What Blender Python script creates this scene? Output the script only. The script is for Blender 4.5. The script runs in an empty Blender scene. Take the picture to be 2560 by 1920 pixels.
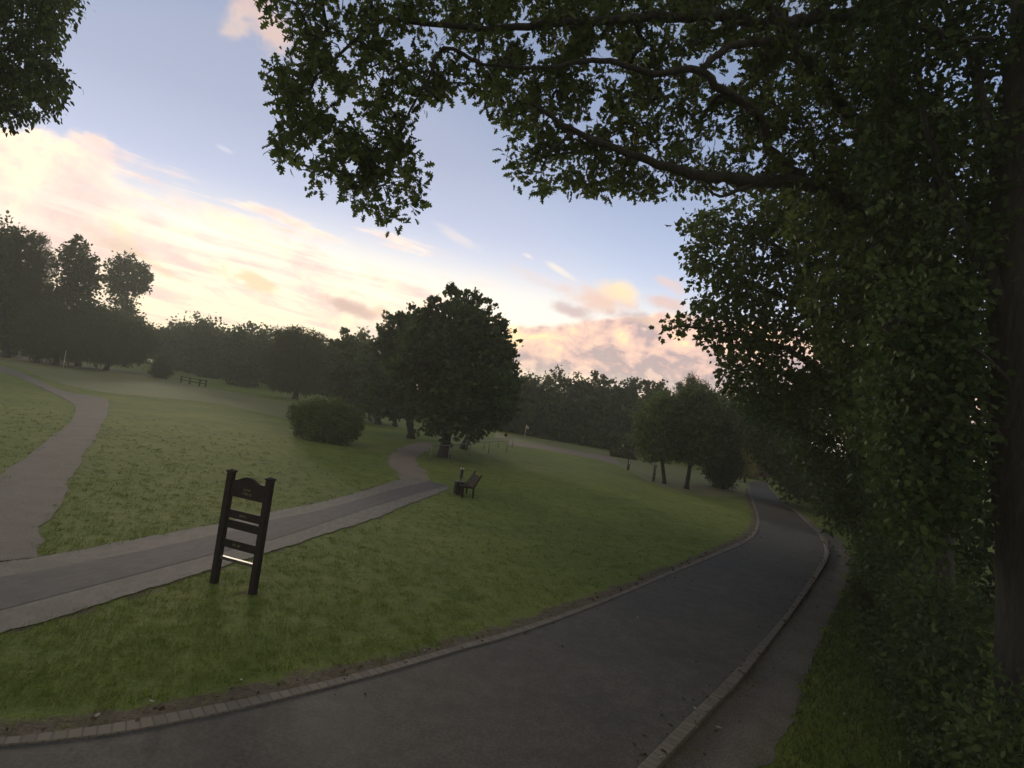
import bpy, math, random
import numpy as np
from mathutils import Matrix, Vector
RNG = np.random.default_rng(7)
random.seed(7)
R = math.radians
scene = bpy.context.scene
COL = scene.collection

# ------------------------------------------------------------------ camera
F = 1525.0                      # focal length in photo pixels (2560 wide)
CAM_H = 4.0
PITCH, ROLL = R(1.5), R(8.5)
cam_rot = Matrix.Rotation(R(90) + PITCH, 3, 'X') @ Matrix.Rotation(ROLL, 3, 'Z')
CAMR = np.array(cam_rot)
CAMP = np.array([0.0, 0.0, CAM_H])
cd = bpy.data.cameras.new('camera')
cd.sensor_width = 36.0
cd.lens = 36.0 * F / 2560.0
cd.clip_start = 0.05
cd.clip_end = 3000
cam = bpy.data.objects.new('camera', cd)
cam.matrix_world = Matrix.Translation(Vector(CAMP)) @ cam_rot.to_4x4()
COL.objects.link(cam)
scene.camera = cam


def ray(px, py):
    v = np.array([(px - 1280.0) / F, -(py - 960.0) / F, -1.0])
    return CAMR @ v             # length such that depth along view = 1


def at(px, py, d):
    return CAMP + ray(px, py) * d


def height(x, y):
    x = np.asarray(x, float); y = np.asarray(y, float)
    r = np.sqrt(x * x + y * y)
    k = np.clip((r - 9) / 25, 0, 1)
    k = k * k * (3 - 2 * k)
    h = k * (0.16 * np.sin(x * 0.13 + 0.8) * np.cos(y * 0.11 + 0.3) + 0.08 * np.sin(x * 0.31 + y * 0.19))
    # a low rise on the middle lawn
    h = h + 0.22 * np.exp(-(((x + 1.0) / 8.0) ** 2 + ((y - 33.0) / 7.0) ** 2))
    return h


def ground(px, py):
    r = ray(px, py)
    t = 4.0
    for i in range(400):
        p = CAMP + r * t
        if p[2] <= float(height(p[0], p[1])):
            break
        t *= 1.02
    lo, hi = t / 1.02, t
    for i in range(30):
        m = 0.5 * (lo + hi)
        p = CAMP + r * m
        if p[2] > float(height(p[0], p[1])): lo = m
        else: hi = m
    p = CAMP + r * hi
    return np.array([p[0], p[1], float(height(p[0], p[1]))]), hi


def G(px, py):
    return ground(px, py)[0]


def azel(px, py):
    v = ray(px, py); v = v / np.linalg.norm(v)
    return math.atan2(v[0], v[1]), math.asin(v[2])


# ------------------------------------------------------------------ node helpers
class NT:
    def __init__(self, tree):
        self.t = tree
    def n(self, kind, **kw):
        nd = self.t.nodes.new(kind)
        for k, v in kw.items():
            if hasattr(nd, k) and k not in ('inputs',):
                setattr(nd, k, v)
        return nd
    def link(self, a, b):
        self.t.links.new(a, b)
    def put(self, sock, v):
        if isinstance(v, bpy.types.NodeSocket): self.link(v, sock)
        elif isinstance(v, (tuple, list)) and len(v) == 3 and sock.type == 'RGBA': sock.default_value = (*v, 1)
        else: sock.default_value = v
    def m(self, op, a, b=0.0, c=0.0, clamp=False):
        nd = self.n('ShaderNodeMath', operation=op, use_clamp=clamp)
        self.put(nd.inputs[0], a); self.put(nd.inputs[1], b); self.put(nd.inputs[2], c)
        return nd.outputs[0]
    def smooth(self, v, lo, hi, a=0.0, b=1.0):
        nd = self.n('ShaderNodeMapRange', interpolation_type='SMOOTHSTEP')
        self.put(nd.inputs[0], v); self.put(nd.inputs[1], lo); self.put(nd.inputs[2], hi)
        self.put(nd.inputs[3], a); self.put(nd.inputs[4], b)
        return nd.outputs[0]
    def mix(self, f, a, b, mode='MIX'):
        nd = self.n('ShaderNodeMix', data_type='RGBA', blend_type=mode)
        self.put(nd.inputs[0], f); self.put(nd.inputs[6], a); self.put(nd.inputs[7], b)
        return nd.outputs[2]
    def noise(self, vec, scale, detail=4, rough=0.55, dist=0.0):
        nd = self.n('ShaderNodeTexNoise')
        if vec is not None: self.link(vec, nd.inputs['Vector'])
        nd.inputs['Scale'].default_value = scale
        nd.inputs['Detail'].default_value = detail
        nd.inputs['Roughness'].default_value = rough
        nd.inputs['Distortion'].default_value = dist
        return nd.outputs['Fac']
    def vec(self, x, y, z=0.0):
        nd = self.n('ShaderNodeCombineXYZ')
        self.put(nd.inputs[0], x); self.put(nd.inputs[1], y); self.put(nd.inputs[2], z)
        return nd.outputs[0]
    def ramp(self, f, stops):
        nd = self.n('ShaderNodeValToRGB')
        e = nd.color_ramp.elements
        while len(e) < len(stops): e.new(0.5)
        for i, (p, c) in enumerate(stops):
            e[i].position = p; e[i].color = (*c, 1)
        self.link(f, nd.inputs[0])
        return nd.outputs[0]


def material(name):
    m = bpy.data.materials.new(name); m.use_nodes = True
    t = NT(m.node_tree)
    b = m.node_tree.nodes['Principled BSDF']
    return m, t, b


def bump(t, b, h, strength=0.5, dist=0.02):
    nd = t.n('ShaderNodeBump'); nd.inputs['Strength'].default_value = strength
    nd.inputs['Distance'].default_value = dist
    t.link(h, nd.inputs['Height']); t.link(nd.outputs[0], b.inputs['Normal'])


def objcoord(t):
    return t.n('ShaderNodeTexCoord').outputs['Object']


# ------------------------------------------------------------------ materials
def leaf_mat(name, c0, c1, c2, trans=0.3, rough=0.7):
    m, t, b = material(name)
    rnd = t.n('ShaderNodeNewGeometry').outputs['Random Per Island']
    nz = t.noise(objcoord(t), 0.9, 2)
    f = t.m('ADD', t.m('MULTIPLY', rnd, 0.65), t.m('MULTIPLY', nz, 0.35))
    col = t.ramp(f, [(0.1, c0), (0.5, c1), (0.9, c2)])
    t.link(col, b.inputs['Base Color'])
    b.inputs['Roughness'].default_value = rough
    b.inputs['Specular IOR Level'].default_value = 0.15
    tr = t.n('ShaderNodeBsdfTranslucent'); t.link(col, tr.inputs[0])
    mx = t.n('ShaderNodeMixShader'); mx.inputs[0].default_value = trans
    t.link(b.outputs[0], mx.inputs[1]); t.link(tr.outputs[0], mx.inputs[2])
    t.link(mx.outputs[0], m.node_tree.nodes['Material Output'].inputs[0])
    return m


M = {}
M['oak_leaf'] = leaf_mat('oak_leaf', (.035, .055, .016), (.055, .085, .022), (.085, .115, .03))
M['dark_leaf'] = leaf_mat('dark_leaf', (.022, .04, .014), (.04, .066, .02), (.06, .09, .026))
M['hedge_leaf'] = leaf_mat('hedge_leaf', (.03, .05, .016), (.055, .09, .022), (.12, .14, .05))
M['far_leaf'] = leaf_mat('far_leaf', (.03, .045, .016), (.05, .068, .022), (.075, .09, .03))
M['pale_leaf'] = leaf_mat('pale_leaf', (.04, .05, .02), (.06, .072, .026), (.085, .095, .034))
M['yellow_leaf'] = leaf_mat('yellow_leaf', (.14, .15, .03), (.20, .20, .045), (.26, .25, .06), .45)
M['bush_leaf'] = leaf_mat('bush_leaf', (.035, .06, .02), (.055, .085, .026), (.08, .11, .035))
M['lawn_bush_leaf'] = leaf_mat('lawn_bush_leaf', (.05, .08, .026), (.085, .12, .036), (.13, .16, .05))
M['litter'] = leaf_mat('litter', (.03, .022, .014), (.06, .045, .028), (.13, .10, .065), .1)
M['red_leaf'] = leaf_mat('red_leaf', (.09, .05, .04), (.12, .075, .05), (.16, .11, .07))

m, t, b = material('bark'); M['bark'] = m
oc = objcoord(t)
mp = t.n('ShaderNodeMapping'); mp.inputs['Scale'].default_value = (7, 7, 1.2); t.link(oc, mp.inputs[0])
nz = t.noise(mp.outputs[0], 2.2, 6, 0.65, 0.6)
t.link(t.ramp(nz, [(0.3, (.010, .009, .007)), (0.55, (.026, .024, .019)), (0.8, (.058, .053, .044))]), b.inputs['Base Color'])
b.inputs['Roughness'].default_value = 0.95
bump(t, b, nz, 1.0, 0.05)

m, t, b = material('grass_ground'); M['grass_ground'] = m
oc = objcoord(t)
n1 = t.noise(oc, 0.22, 4, 0.6); n2 = t.noise(oc, 1.6, 5, 0.65); n3 = t.noise(oc, 14, 4, 0.7)
f = t.m('ADD', t.m('MULTIPLY', n1, 0.35), t.m('ADD', t.m('MULTIPLY', n2, 0.35), t.m('MULTIPLY', n3, 0.3)))
g = t.ramp(f, [(0.32, (.045, .070, .012)), (0.46, (.086, .124, .022)), (0.56, (.12, .152, .03)), (0.7, (.18, .18, .05))])
soil = t.ramp(t.noise(oc, 9, 6, 0.7), [(0.3, (.05, .042, .03)), (0.7, (.115, .098, .072))])
at_ = t.n('ShaderNodeAttribute', attribute_name='soil')
sm = t.smooth(t.m('ADD', at_.outputs['Fac'], t.m('MULTIPLY', t.m('SUBTRACT', n2, 0.5), 1.5)), 0.42, 0.72)
patch = t.smooth(t.noise(oc, 0.75, 5, 0.7, 0.4), 0.64, 0.74)
sm = t.m('MAXIMUM', sm, t.m('MULTIPLY', patch, 0.45))
t.link(t.mix(sm, g, soil), b.inputs['Base Color'])
b.inputs['Roughness'].default_value = 0.95
b.inputs['Specular IOR Level'].default_value = 0.15
bump(t, b, t.m('ADD', n3, t.m('MULTIPLY', n2, 2.0)), 0.9, 0.05)

m, t, b = material('mown_grass'); M['mown_grass'] = m
oc = objcoord(t)
n1 = t.noise(oc, 0.25, 3); n3 = t.noise(oc, 9, 4, 0.7)
f = t.m('ADD', t.m('MULTIPLY', n1, 0.5), t.m('MULTIPLY', n3, 0.5))
t.link(t.ramp(f, [(0.3, (.068, .084, .02)), (0.5, (.092, .106, .027)), (0.7, (.12, .122, .037))]), b.inputs['Base Color'])
b.inputs['Roughness'].default_value = 0.95
bump(t, b, n3, 0.5, 0.02)

M['shade_blade'] = leaf_mat('shade_blade', (.022, .04, .008), (.04, .065, .012), (.075, .09, .02), 0.3, 0.7)  # greener, darker copy of blade with the verge's shade put into its colour
M['blade'] = leaf_mat('blade', (.06, .092, .014), (.108, .148, .025), (.165, .19, .045), 0.45, 0.7)

m, t, b = material('asphalt'); M['asphalt'] = m
oc = objcoord(t)
n1 = t.noise(oc, 0.45, 4, 0.6); n2 = t.noise(oc, 90, 3, 0.8); n3 = t.noise(oc, 3.0, 5, 0.7)
f = t.m('ADD', t.m('MULTIPLY', n1, 0.4), t.m('ADD', t.m('MULTIPLY', t.noise(oc, 26, 3, 0.8), 0.4), t.m('MULTIPLY', n3, 0.25)))
t.link(t.ramp(f, [(0.38, (.028, .027, .024)), (0.50, (.047, .0455, .041)), (0.62, (.082, .079, .071))]), b.inputs['Base Color'])
t.link(t.smooth(n1, 0.35, 0.65, 0.74, 0.88), b.inputs['Roughness'])
b.inputs['Specular IOR Level'].default_value = 0.2
bump(t, b, n2, 0.5, 0.008)


def brick_strip_mat(name, length, c0, c1, c2, rows=1, jstr=0.9):
    """bricks laid side by side along a strip; UV.x runs in metres along it"""
    m, t, b = material(name)
    uv = t.n('ShaderNodeTexCoord').outputs['UV']
    sp = t.n('ShaderNodeSeparateXYZ'); t.link(uv, sp.inputs[0])
    u = t.m('DIVIDE', sp.outputs[0], length)
    row = t.m('FLOOR', t.m('MULTIPLY', sp.outputs[1], rows))
    u = t.m('ADD', u, t.m('MULTIPLY', row, 0.5))
    fr = t.m('FRACT', u)
    j = t.m('MINIMUM', fr, t.m('SUBTRACT', 1.0, fr))
    fv = t.m('FRACT', t.m('MULTIPLY', sp.outputs[1], rows))
    jv = t.m('MULTIPLY', t.m('MINIMUM', fv, t.m('SUBTRACT', 1.0, fv)), 1.4)
    if rows > 1: j = t.m('MINIMUM', j, jv)
    joint = t.smooth(j, 0.03, 0.13)
    wn = t.n('ShaderNodeTexWhiteNoise', noise_dimensions='2D')
    t.link(t.vec(t.m('FLOOR', u), row), wn.inputs[0])
    nz = t.noise(objcoord(t), 22, 5, 0.7); big = t.noise(objcoord(t), 0.7, 4, 0.6)
    f = t.m('ADD', t.m('MULTIPLY', wn.outputs[0], 0.35), t.m('ADD', t.m('MULTIPLY', nz, 0.35), t.m('MULTIPLY', big, 0.3)))
    c = t.ramp(f, [(0.25, c0), (0.5, c1), (0.8, c2)])
    t.link(t.mix(t.m('ADD', 1 - jstr, t.m('MULTIPLY', joint, jstr)), (.03, .028, .022), c), b.inputs['Base Color'])
    b.inputs['Roughness'].default_value = 0.88
    bump(t, b, t.m('ADD', t.m('MULTIPLY', joint, jstr), t.m('MULTIPLY', nz, 0.4)), 0.5, 0.006)
    return m


M['kerb_brick'] = brick_strip_mat('kerb_brick', 0.125, (.066, .058, .046), (.092, .082, .065), (.122, .11, .088), 1, .7)
M['border_brick'] = brick_strip_mat('border_brick', 0.21, (.070, .066, .057), (.094, .088, .077), (.122, .114, .1), 5, 0.2)
M['path_brick'] = brick_strip_mat('path_brick', 0.21, (.022, .022, .025), (.036, .036, .040), (.055, .055, .059), 12, 0.14)


def gravel_mat(name, c0, c1, c2):
    m, t, b = material(name)
    oc = objcoord(t)
    vo = t.n('ShaderNodeTexVoronoi'); t.link(oc, vo.inputs['Vector']); vo.inputs['Scale'].default_value = 38
    n1 = t.noise(oc, 1.1, 5, 0.65); n2 = t.noise(oc, 60, 3, 0.8)
    f = t.m('ADD', t.m('MULTIPLY', n1, 0.45), t.m('ADD', t.m('MULTIPLY', n2, 0.4), t.m('MULTIPLY', vo.outputs['Distance'], 0.3)))
    c = t.ramp(f, [(0.35, c0), (0.52, c1), (0.72, c2)])
    moss = t.smooth(t.noise(oc, 1.8, 6, 0.75), 0.58, 0.75)
    t.link(t.mix(t.m('MULTIPLY', moss, 0.45), c, (.06, .07, .025)), b.inputs['Base Color'])
    b.inputs['Roughness'].default_value = 0.95
    bump(t, b, t.m('ADD', vo.outputs['Distance'], n2), 0.8, 0.02)
    return m


M['gravel'] = gravel_mat('gravel', (.068, .061, .050), (.098, .089, .074), (.14, .13, .11))
M['dirt'] = gravel_mat('dirt', (.04, .034, .027), (.064, .056, .046), (.13, .118, .10))
M['brown_path'] = gravel_mat('brown_path', (.10, .078, .062), (.135, .108, .088), (.17, .14, .115))


def plain(name, c, rough=0.6, metal=0.0, var=0.25, scale=12, spec=0.4):
    m, t, b = material(name)
    nz = t.noise(objcoord(t), scale, 5, 0.65)
    lo = tuple(x * (1 - var) for x in c); hi = tuple(min(1, x * (1 + var)) for x in c)
    t.link(t.ramp(nz, [(0.3, lo), (0.7, hi)]), b.inputs['Base Color'])
    b.inputs['Roughness'].default_value = rough
    b.inputs['Metallic'].default_value = metal
    b.inputs['Specular IOR Level'].default_value = spec
    bump(t, b, nz, 0.25, 0.004)
    return m


M['dark_wood'] = plain('dark_wood', (.016, .013, .012), 0.8, 0, 0.35, 18, 0.2)
M['worn_wood'] = plain('worn_wood', (.05, .046, .042), 0.45, 0, 0.3, 18, 0.5)
M['bench_wood'] = plain('bench_wood', (.02, .014, .013), 0.85, 0, .25, 12, .15)
M['gold'] = plain('gold', (.15, .125, .07), 0.6)
M['black_plastic'] = plain('black_plastic', (.025, .026, .027), 0.5)
M['white_paint'] = plain('white_paint', (.75, .75, .73), 0.5, 0, 0.06)
M['grey_metal'] = plain('grey_metal', (.16, .16, .15), 0.5, 0.3)
M['pale_pole'] = plain('pale_pole', (.55, .52, .42), 0.5)
M['pale_wood'] = plain('pale_wood', (.17, .15, .12), 0.8)
M['flag_cloth'] = plain('flag_cloth', (.42, .40, .26), 0.8)
M['scrap'] = plain('scrap', (.24, .22, .17), 0.8)

# ------------------------------------------------------------------ mesh helpers
class Acc:
    def __init__(self):
        self.v = []; self.f = []; self.n = 0; self.uv = []
    def add(self, v, f):
        v = np.asarray(v, float).reshape(-1, 3); f = np.asarray(f, int)
        self.v.append(v); self.f.append(f + self.n); self.n += len(v)
    def box(self, c, size, rot=None, bevel=0.0):
        s = np.asarray(size, float) / 2
        bv = min(bevel, *(s * 0.45)) if bevel else 0
        if not bv:
            p = np.array([(x, y, z) for x in (-1, 1) for y in (-1, 1) for z in (-1, 1)], float) * s
            f = [(0, 1, 3, 2), (4, 6, 7, 5), (0, 4, 5, 1), (2, 3, 7, 6), (0, 2, 6, 4), (1, 5, 7, 3)]
        else:
            prof = [(-s[0] + bv, -s[1]), (s[0] - bv, -s[1]), (s[0], -s[1] + bv), (s[0], s[1] - bv),
                    (s[0] - bv, s[1]), (-s[0] + bv, s[1]), (-s[0], s[1] - bv), (-s[0], -s[1] + bv)]
            ins = [(x * (1 - bv / s[0]), y * (1 - bv / s[1])) for x, y in prof]
            p = []
            for z, pr in ((-s[2], ins), (-s[2] + bv, prof), (s[2] - bv, prof), (s[2], ins)):
                p += [(x, y, z) for x, y in pr]
            p = np.array(p)
            f4 = []
            for k in range(3):
                for i in range(8):
                    j = (i + 1) % 8
                    f4.append((k * 8 + i, k * 8 + j, k * 8 + 8 + j, k * 8 + 8 + i))
            if rot is not None: p = p @ np.asarray(rot).T
            p = p + np.asarray(c)
            n0 = self.n
            self.add(p, f4)
            self.f.append(np.array([list(range(7, -1, -1))]) + n0)
            self.f.append(np.array([list(range(24, 32))]) + n0)
            return
        if rot is not None: p = p @ np.asarray(rot).T
        self.add(p + np.asarray(c), f)
    def tube(self, pts, radii, sides=8, wob=0.0):
        pts = np.asarray(pts, float); n = len(pts)
        radii = np.broadcast_to(np.asarray(radii, float), (n,))
        tan = np.gradient(pts, axis=0)
        tan /= np.linalg.norm(tan, axis=1, keepdims=True) + 1e-9
        a = np.linspace(0, 2 * math.pi, sides, endpoint=False)
        up = np.array([0.31, 0.17, 0.93]) if abs(tan[0][2]) < 0.9 else np.array([0.97, 0.2, 0.1])
        V = []
        for i in range(n):
            s = np.cross(tan[i], up); s /= np.linalg.norm(s) + 1e-9
            w = np.cross(s, tan[i])
            r = radii[i] * (1 + (RNG.uniform(-wob, wob, sides) if wob else 0))
            V.append(pts[i] + (np.cos(a) * r)[:, None] * s + (np.sin(a) * r)[:, None] * w)
        V = np.concatenate(V)
        i, j = np.meshgrid(np.arange(n - 1), np.arange(sides), indexing='ij')
        k = (j + 1) % sides
        f = np.stack([i * sides + j, i * sides + k, (i + 1) * sides + k, (i + 1) * sides + j], -1).reshape(-1, 4)
        n0 = self.n
        self.add(V, f)
        self.f.append(np.array([list(range(sides - 1, -1, -1))]) + n0)
        self.f.append(np.array([list(range((n - 1) * sides, n * sides))]) + n0)
    def build(self, name, mat, parent=None, smooth=False, loc=None, uv=None):
        me = bpy.data.meshes.new(name)
        V = np.concatenate(self.v)
        o = bpy.data.objects.new(name, me)
        if parent is not None: V = V - np.array(parent.location)
        elif loc is not None: V = V - np.asarray(loc)
        me.vertices.add(len(V)); me.vertices.foreach_set('co', V.astype(np.float32).ravel())
        loops = np.concatenate([f.ravel() for f in self.f])
        tot = np.concatenate([np.full(len(f), f.shape[1]) for f in self.f])
        st = np.concatenate([[0], np.cumsum(tot)[:-1]])
        me.loops.add(len(loops)); me.loops.foreach_set('vertex_index', loops.astype(np.int32))
        me.polygons.add(len(tot)); me.polygons.foreach_set('loop_start', st.astype(np.int32))
        if uv is not None:
            l = me.uv_layers.new(name='UVMap')
            l.data.foreach_set('uv', np.asarray(uv, np.float32)[loops].ravel())
        me.update(calc_edges=True)
        me.polygons.foreach_set('use_smooth', np.full(len(tot), smooth))
        me.materials.append(mat)
        COL.objects.link(o)
        if parent is not None: o.parent = parent
        elif loc is not None: o.location = tuple(loc)
        return o


def thing(name, label, cat, loc, group=None):
    o = bpy.data.objects.new(name, None); COL.objects.link(o)
    o.location = tuple(float(x) for x in loc); o.empty_display_size = 0.2
    o['label'] = label; o['category'] = cat
    if group: o['group'] = group
    bpy.context.view_layer.update()
    return o


def tag(o, label, cat, group=None):
    o['label'] = label; o['category'] = cat
    if group: o['group'] = group
    return o


def structure(o, kind='structure', label=None, cat=None):
    o['kind'] = kind
    if label: o['label'] = label
    if cat: o['category'] = cat
    return o


# leaf outlines: x across, y along (0..1), z fold
def outline(half):
    pts = half + [(-x, y) for x, y in reversed(half[1:-1])]
    return np.array([(x, y, 0.35 * abs(x) - 0.25 * y * y) for x, y in pts])


OAK = outline([(0, 0), (.06, .1), (.25, .2), (.10, .32), (.36, .44), (.12, .56), (.36, .72), (.13, .8), (.17, .93), (0, 1.0)])
OVAL = outline([(0, 0), (.2, .25), (.26, .5), (.16, .8), (0, 1.0)])
DIAM = outline([(0, 0), (.36, .45), (0, 1.0)])
LOBE = outline([(0, 0), (.3, .2), (.26, .45), (.4, .62), (.14, .78), (0, 1.0)])
SLIM = outline([(0, 0), (.11, .4), (0, 1.0)])


def leaves(acc, P, size, tmpl, dirs=None, droop=0.3, var=0.42):
    n = len(P); k = len(tmpl)
    d = RNG.normal(size=(n, 3)) if dirs is None else dirs + RNG.normal(size=(n, 3)) * 0.45
    d[:, 2] -= droop
    d /= np.linalg.norm(d, axis=1, keepdims=True) + 1e-9
    q = RNG.normal(size=(n, 3)); q[:, 2] += 0.2
    s = np.cross(d, q); s /= np.linalg.norm(s, axis=1, keepdims=True) + 1e-9
    u = np.cross(s, d)
    L = size * (1 + RNG.uniform(-var, var, n))
    V = (P[:, None, :] + L[:, None, None] * (tmpl[None, :, 0, None] * s[:, None, :]
         + tmpl[None, :, 1, None] * d[:, None, :] + tmpl[None, :, 2, None] * u[:, None, :]))
    acc.add(V.reshape(-1, 3), np.arange(n * k).reshape(n, k))


def inpoly(x, y, poly):
    poly = np.asarray(poly, float); n = len(poly)
    ins = np.zeros(len(x), bool); j = n - 1
    for i in range(n):
        xi, yi = poly[i][:2]; xj, yj = poly[j][:2]
        c = ((yi > y) != (yj > y)) & (x < (xj - xi) * (y - yi) / (yj - yi + 1e-12) + xi)
        ins ^= c; j = i
    return ins


def catmull(pts, n):
    pts = np.asarray(pts, float)
    P = np.concatenate([[2 * pts[0] - pts[1]], pts, [2 * pts[-1] - pts[-2]]])
    seg = len(pts) - 1
    d = np.linalg.norm(np.diff(pts, axis=0), axis=1); cum = np.concatenate([[0], np.cumsum(d)])
    out = []
    for s in np.linspace(0, cum[-1], n):
        i = min(int(np.searchsorted(cum, s, 'right')) - 1, seg - 1)
        u = (s - cum[i]) / (d[i] + 1e-9)
        p0, p1, p2, p3 = P[i], P[i + 1], P[i + 2], P[i + 3]
        out.append(0.5 * ((2 * p1) + (-p0 + p2) * u + (2 * p0 - 5 * p1 + 4 * p2 - p3) * u * u + (-p0 + 3 * p1 - 3 * p2 + p3) * u ** 3))
    return np.array(out)


def pxline(pts, n=140):
    return catmull([G(*p)[:2] for p in pts], n)


def strip(name, A, B, mat, off, across=6, thick=0.0, jitA=0.0, jitB=0.0, smooth=True):
    """a ribbon between the two ground lines A and B (n x 2), draped on the ground"""
    n = len(A)
    A = A.copy(); B = B.copy()
    if thick:       # pair the rows square across the strip so that joints run straight
        Q = catmull(B, n * 8); q = []
        for p in A:
            q.append(Q[np.argmin(np.hypot(Q[:, 0] - p[0], Q[:, 1] - p[1]))])
        B = np.array(q)
    nrm = (B - A) / (np.linalg.norm(B - A, axis=1, keepdims=True) + 1e-9)
    def wob(j):
        q = RNG.normal(0, 1, n + 8); f = np.convolve(q, [.1, .2, .4, .2, .1], 'same')[4:-4] * .9 + RNG.normal(0, .3, n)
        return (np.clip(f, -1.6, 1.6) * j)[:, None] * nrm
    if jitA: A += wob(jitA)
    if jitB: B += wob(jitB)
    w = np.linspace(0, 1, across + 1)
    XY = A[:, None, :] * (1 - w)[None, :, None] + B[:, None, :] * w[None, :, None]
    Z = height(XY[..., 0], XY[..., 1]) + off
    mid = (A + B) / 2
    s = np.concatenate([[0], np.cumsum(np.linalg.norm(np.diff(mid, axis=0), axis=1))])
    cols = [np.concatenate([XY[:, i], Z[:, i:i + 1]], 1) for i in range(across + 1)]
    vv = list(w)
    if thick:
        lo = lambda c: c - np.array([0, 0, thick])
        def inset(c, d):
            q = c + (d - c) * (0.012 / (np.linalg.norm(d - c, axis=1, keepdims=True) + 1e-9)); return q
        a0, b0 = cols[0], cols[-1]
        cols = [lo(a0), a0 - np.array([0, 0, .012]), inset(a0, b0)] + cols[1:-1] + [inset(b0, a0), b0 - np.array([0, 0, .012]), lo(b0)]
        vv = [0, 0, 0] + list(w[1:-1]) + [1, 1, 1]
    m = len(cols)
    V = np.stack(cols, 1).reshape(-1, 3)
    uv = np.stack([np.repeat(s, m), np.tile(vv, n)], 1)
    i, j = np.meshgrid(np.arange(n - 1), np.arange(m - 1), indexing='ij')
    f = np.stack([i * m + j, i * m + j + 1, (i + 1) * m + j + 1, (i + 1) * m + j], -1).reshape(-1, 4)
    # make it face up
    e1 = V[f[0, 1]] - V[f[0, 0]]; e2 = V[f[0, 3]] - V[f[0, 0]]
    mi = f[len(f) // 2]
    k = np.cross(V[mi[1]] - V[mi[0]], V[mi[3]] - V[mi[0]])[2] if not thick else np.cross(np.append(B[n // 2] - A[n // 2], 0), np.append(A[n // 2 + 1] - A[n // 2], 0))[2]
    if k < 0: f = f[:, ::-1]
    a = Acc(); a.add(V, f)
    return structure(a.build(name, mat, None, smooth, uv=uv))


# ------------------------------------------------------------------ setting: lines on the ground
road_L = [(-900, 1800), (-400, 1870), (-150, 1876), (0, 1869), (145, 1855), (289, 1838), (463, 1806), (637, 1768), (810, 1725), (984, 1679), (1157, 1627), (1280, 1592),
          (1420, 1543), (1560, 1488), (1696, 1430), (1800, 1387), (1852, 1364), (1885, 1342), (1899, 1312), (1896, 1284), (1886, 1258), (1876, 1228), (1874, 1212), (1880, 1203)]
kerb_L = [(-900, 1770), (-400, 1846), (-150, 1855), (0, 1849), (145, 1832), (289, 1812), (463, 1779), (637, 1745), (810, 1706), (984, 1661), (1157, 1613), (1280, 1578),
          (1415, 1533), (1556, 1480), (1690, 1422), (1793, 1380), (1845, 1357), (1878, 1336), (1892, 1309), (1890, 1283), (1881, 1257), (1872, 1228), (1871, 1212), (1877, 1203)]
road_R = [(1000, 2500), (1300, 2230), (1470, 2060), (1607, 1919), (1741, 1783), (1822, 1702), (1944, 1566), (2012, 1472), (2055, 1404), (2062, 1377), (2053, 1349), (2030, 1322), (1994, 1286), (1959, 1262), (1938, 1242), (1924, 1225), (1919, 1212), (1921, 1204)]
kerb_R = [(1110, 2500), (1390, 2230), (1535, 2060), (1657, 1919), (1786, 1779), (1858, 1702), (1956, 1573), (2022, 1481), (2065, 1411), (2072, 1379), (2062, 1346), (2037, 1318), (1999, 1282), (1963, 1259), (1942, 1240), (1928, 1224), (1922, 1211), (1924, 1203)]
RL, KL, RR, KR = pxline(road_L, 260), pxline(kerb_L, 260), pxline(road_R, 260), pxline(kerb_R, 260)
verge_R = pxline([(1380, 2500), (1640, 2230), (1800, 2060), (1935, 1919), (2012, 1702), (2057, 1589), (2112, 1465), (2127, 1395), (2095, 1345), (2045, 1318)], 160)
KRn = pxline(kerb_R[:12], 160)

po_t = [(-420, 1470), (-200, 1440), (0, 1408), (118, 1391), (313, 1355), (548, 1310), (666, 1283), (800, 1257), (900, 1231), (995, 1201), (1040, 1194)]
pi_t = [(-420, 1512), (-200, 1478), (0, 1445), (157, 1418), (392, 1371), (548, 1336), (666, 1304), (800, 1277), (900, 1249), (1010, 1218), (1075, 1204)]
pi_b = [(-420, 1640), (-200, 1585), (0, 1528), (231, 1467), (521, 1390), (694, 1346), (800, 1312), (900, 1278), (1000, 1248), (1060, 1231), (1120, 1215)]
po_b = [(-420, 1740), (-200, 1663), (0, 1589), (145, 1546), (347, 1481), (463, 1444), (723, 1366), (856, 1322), (945, 1294), (1013, 1265), (1122, 1223)]
POT, PIT, PIB, POB = (pxline(q, 160) for q in (po_t, pi_t, pi_b, po_b))
grav_L = pxline([(-420, 870), (-200, 890), (0, 930), (98, 967), (172, 1003), (190, 1022), (172, 1058), (118, 1101), (59, 1148), (0, 1191), (-90, 1275), (-160, 1350), (-200, 1425)], 160)
grav_R = pxline([(-420, 858), (-200, 876), (0, 914), (78, 942), (157, 977), (262, 998), (268, 1030), (250, 1075), (219, 1124), (176, 1203), (145, 1257), (118, 1320), (92, 1395)], 160)
dirt_L = pxline([(1001, 1199), (975, 1161), (986, 1130), (1020, 1114), (1060, 1105)], 60)
dirt_R = pxline([(1078, 1201), (1050, 1165), (1046, 1140), (1068, 1124), (1090, 1113)], 60)
brown_A = pxline([(1270, 1104), (1352, 1113), (1488, 1136), (1540, 1146)], 60)
brown_B = pxline([(1272, 1113), (1352, 1123), (1488, 1148), (1550, 1162)], 60)

polys = {'road': np.concatenate([KL, KR[::-1]]), 'verge': np.concatenate([KRn, verge_R[::-1]]), 'path': np.concatenate([POT, POB[::-1]]),
         'gravel': np.concatenate([grav_L, grav_R[::-1]]), 'dirt': np.concatenate([dirt_L, dirt_R[::-1]]), 'brown': np.concatenate([brown_A, brown_B[::-1]])}

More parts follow.
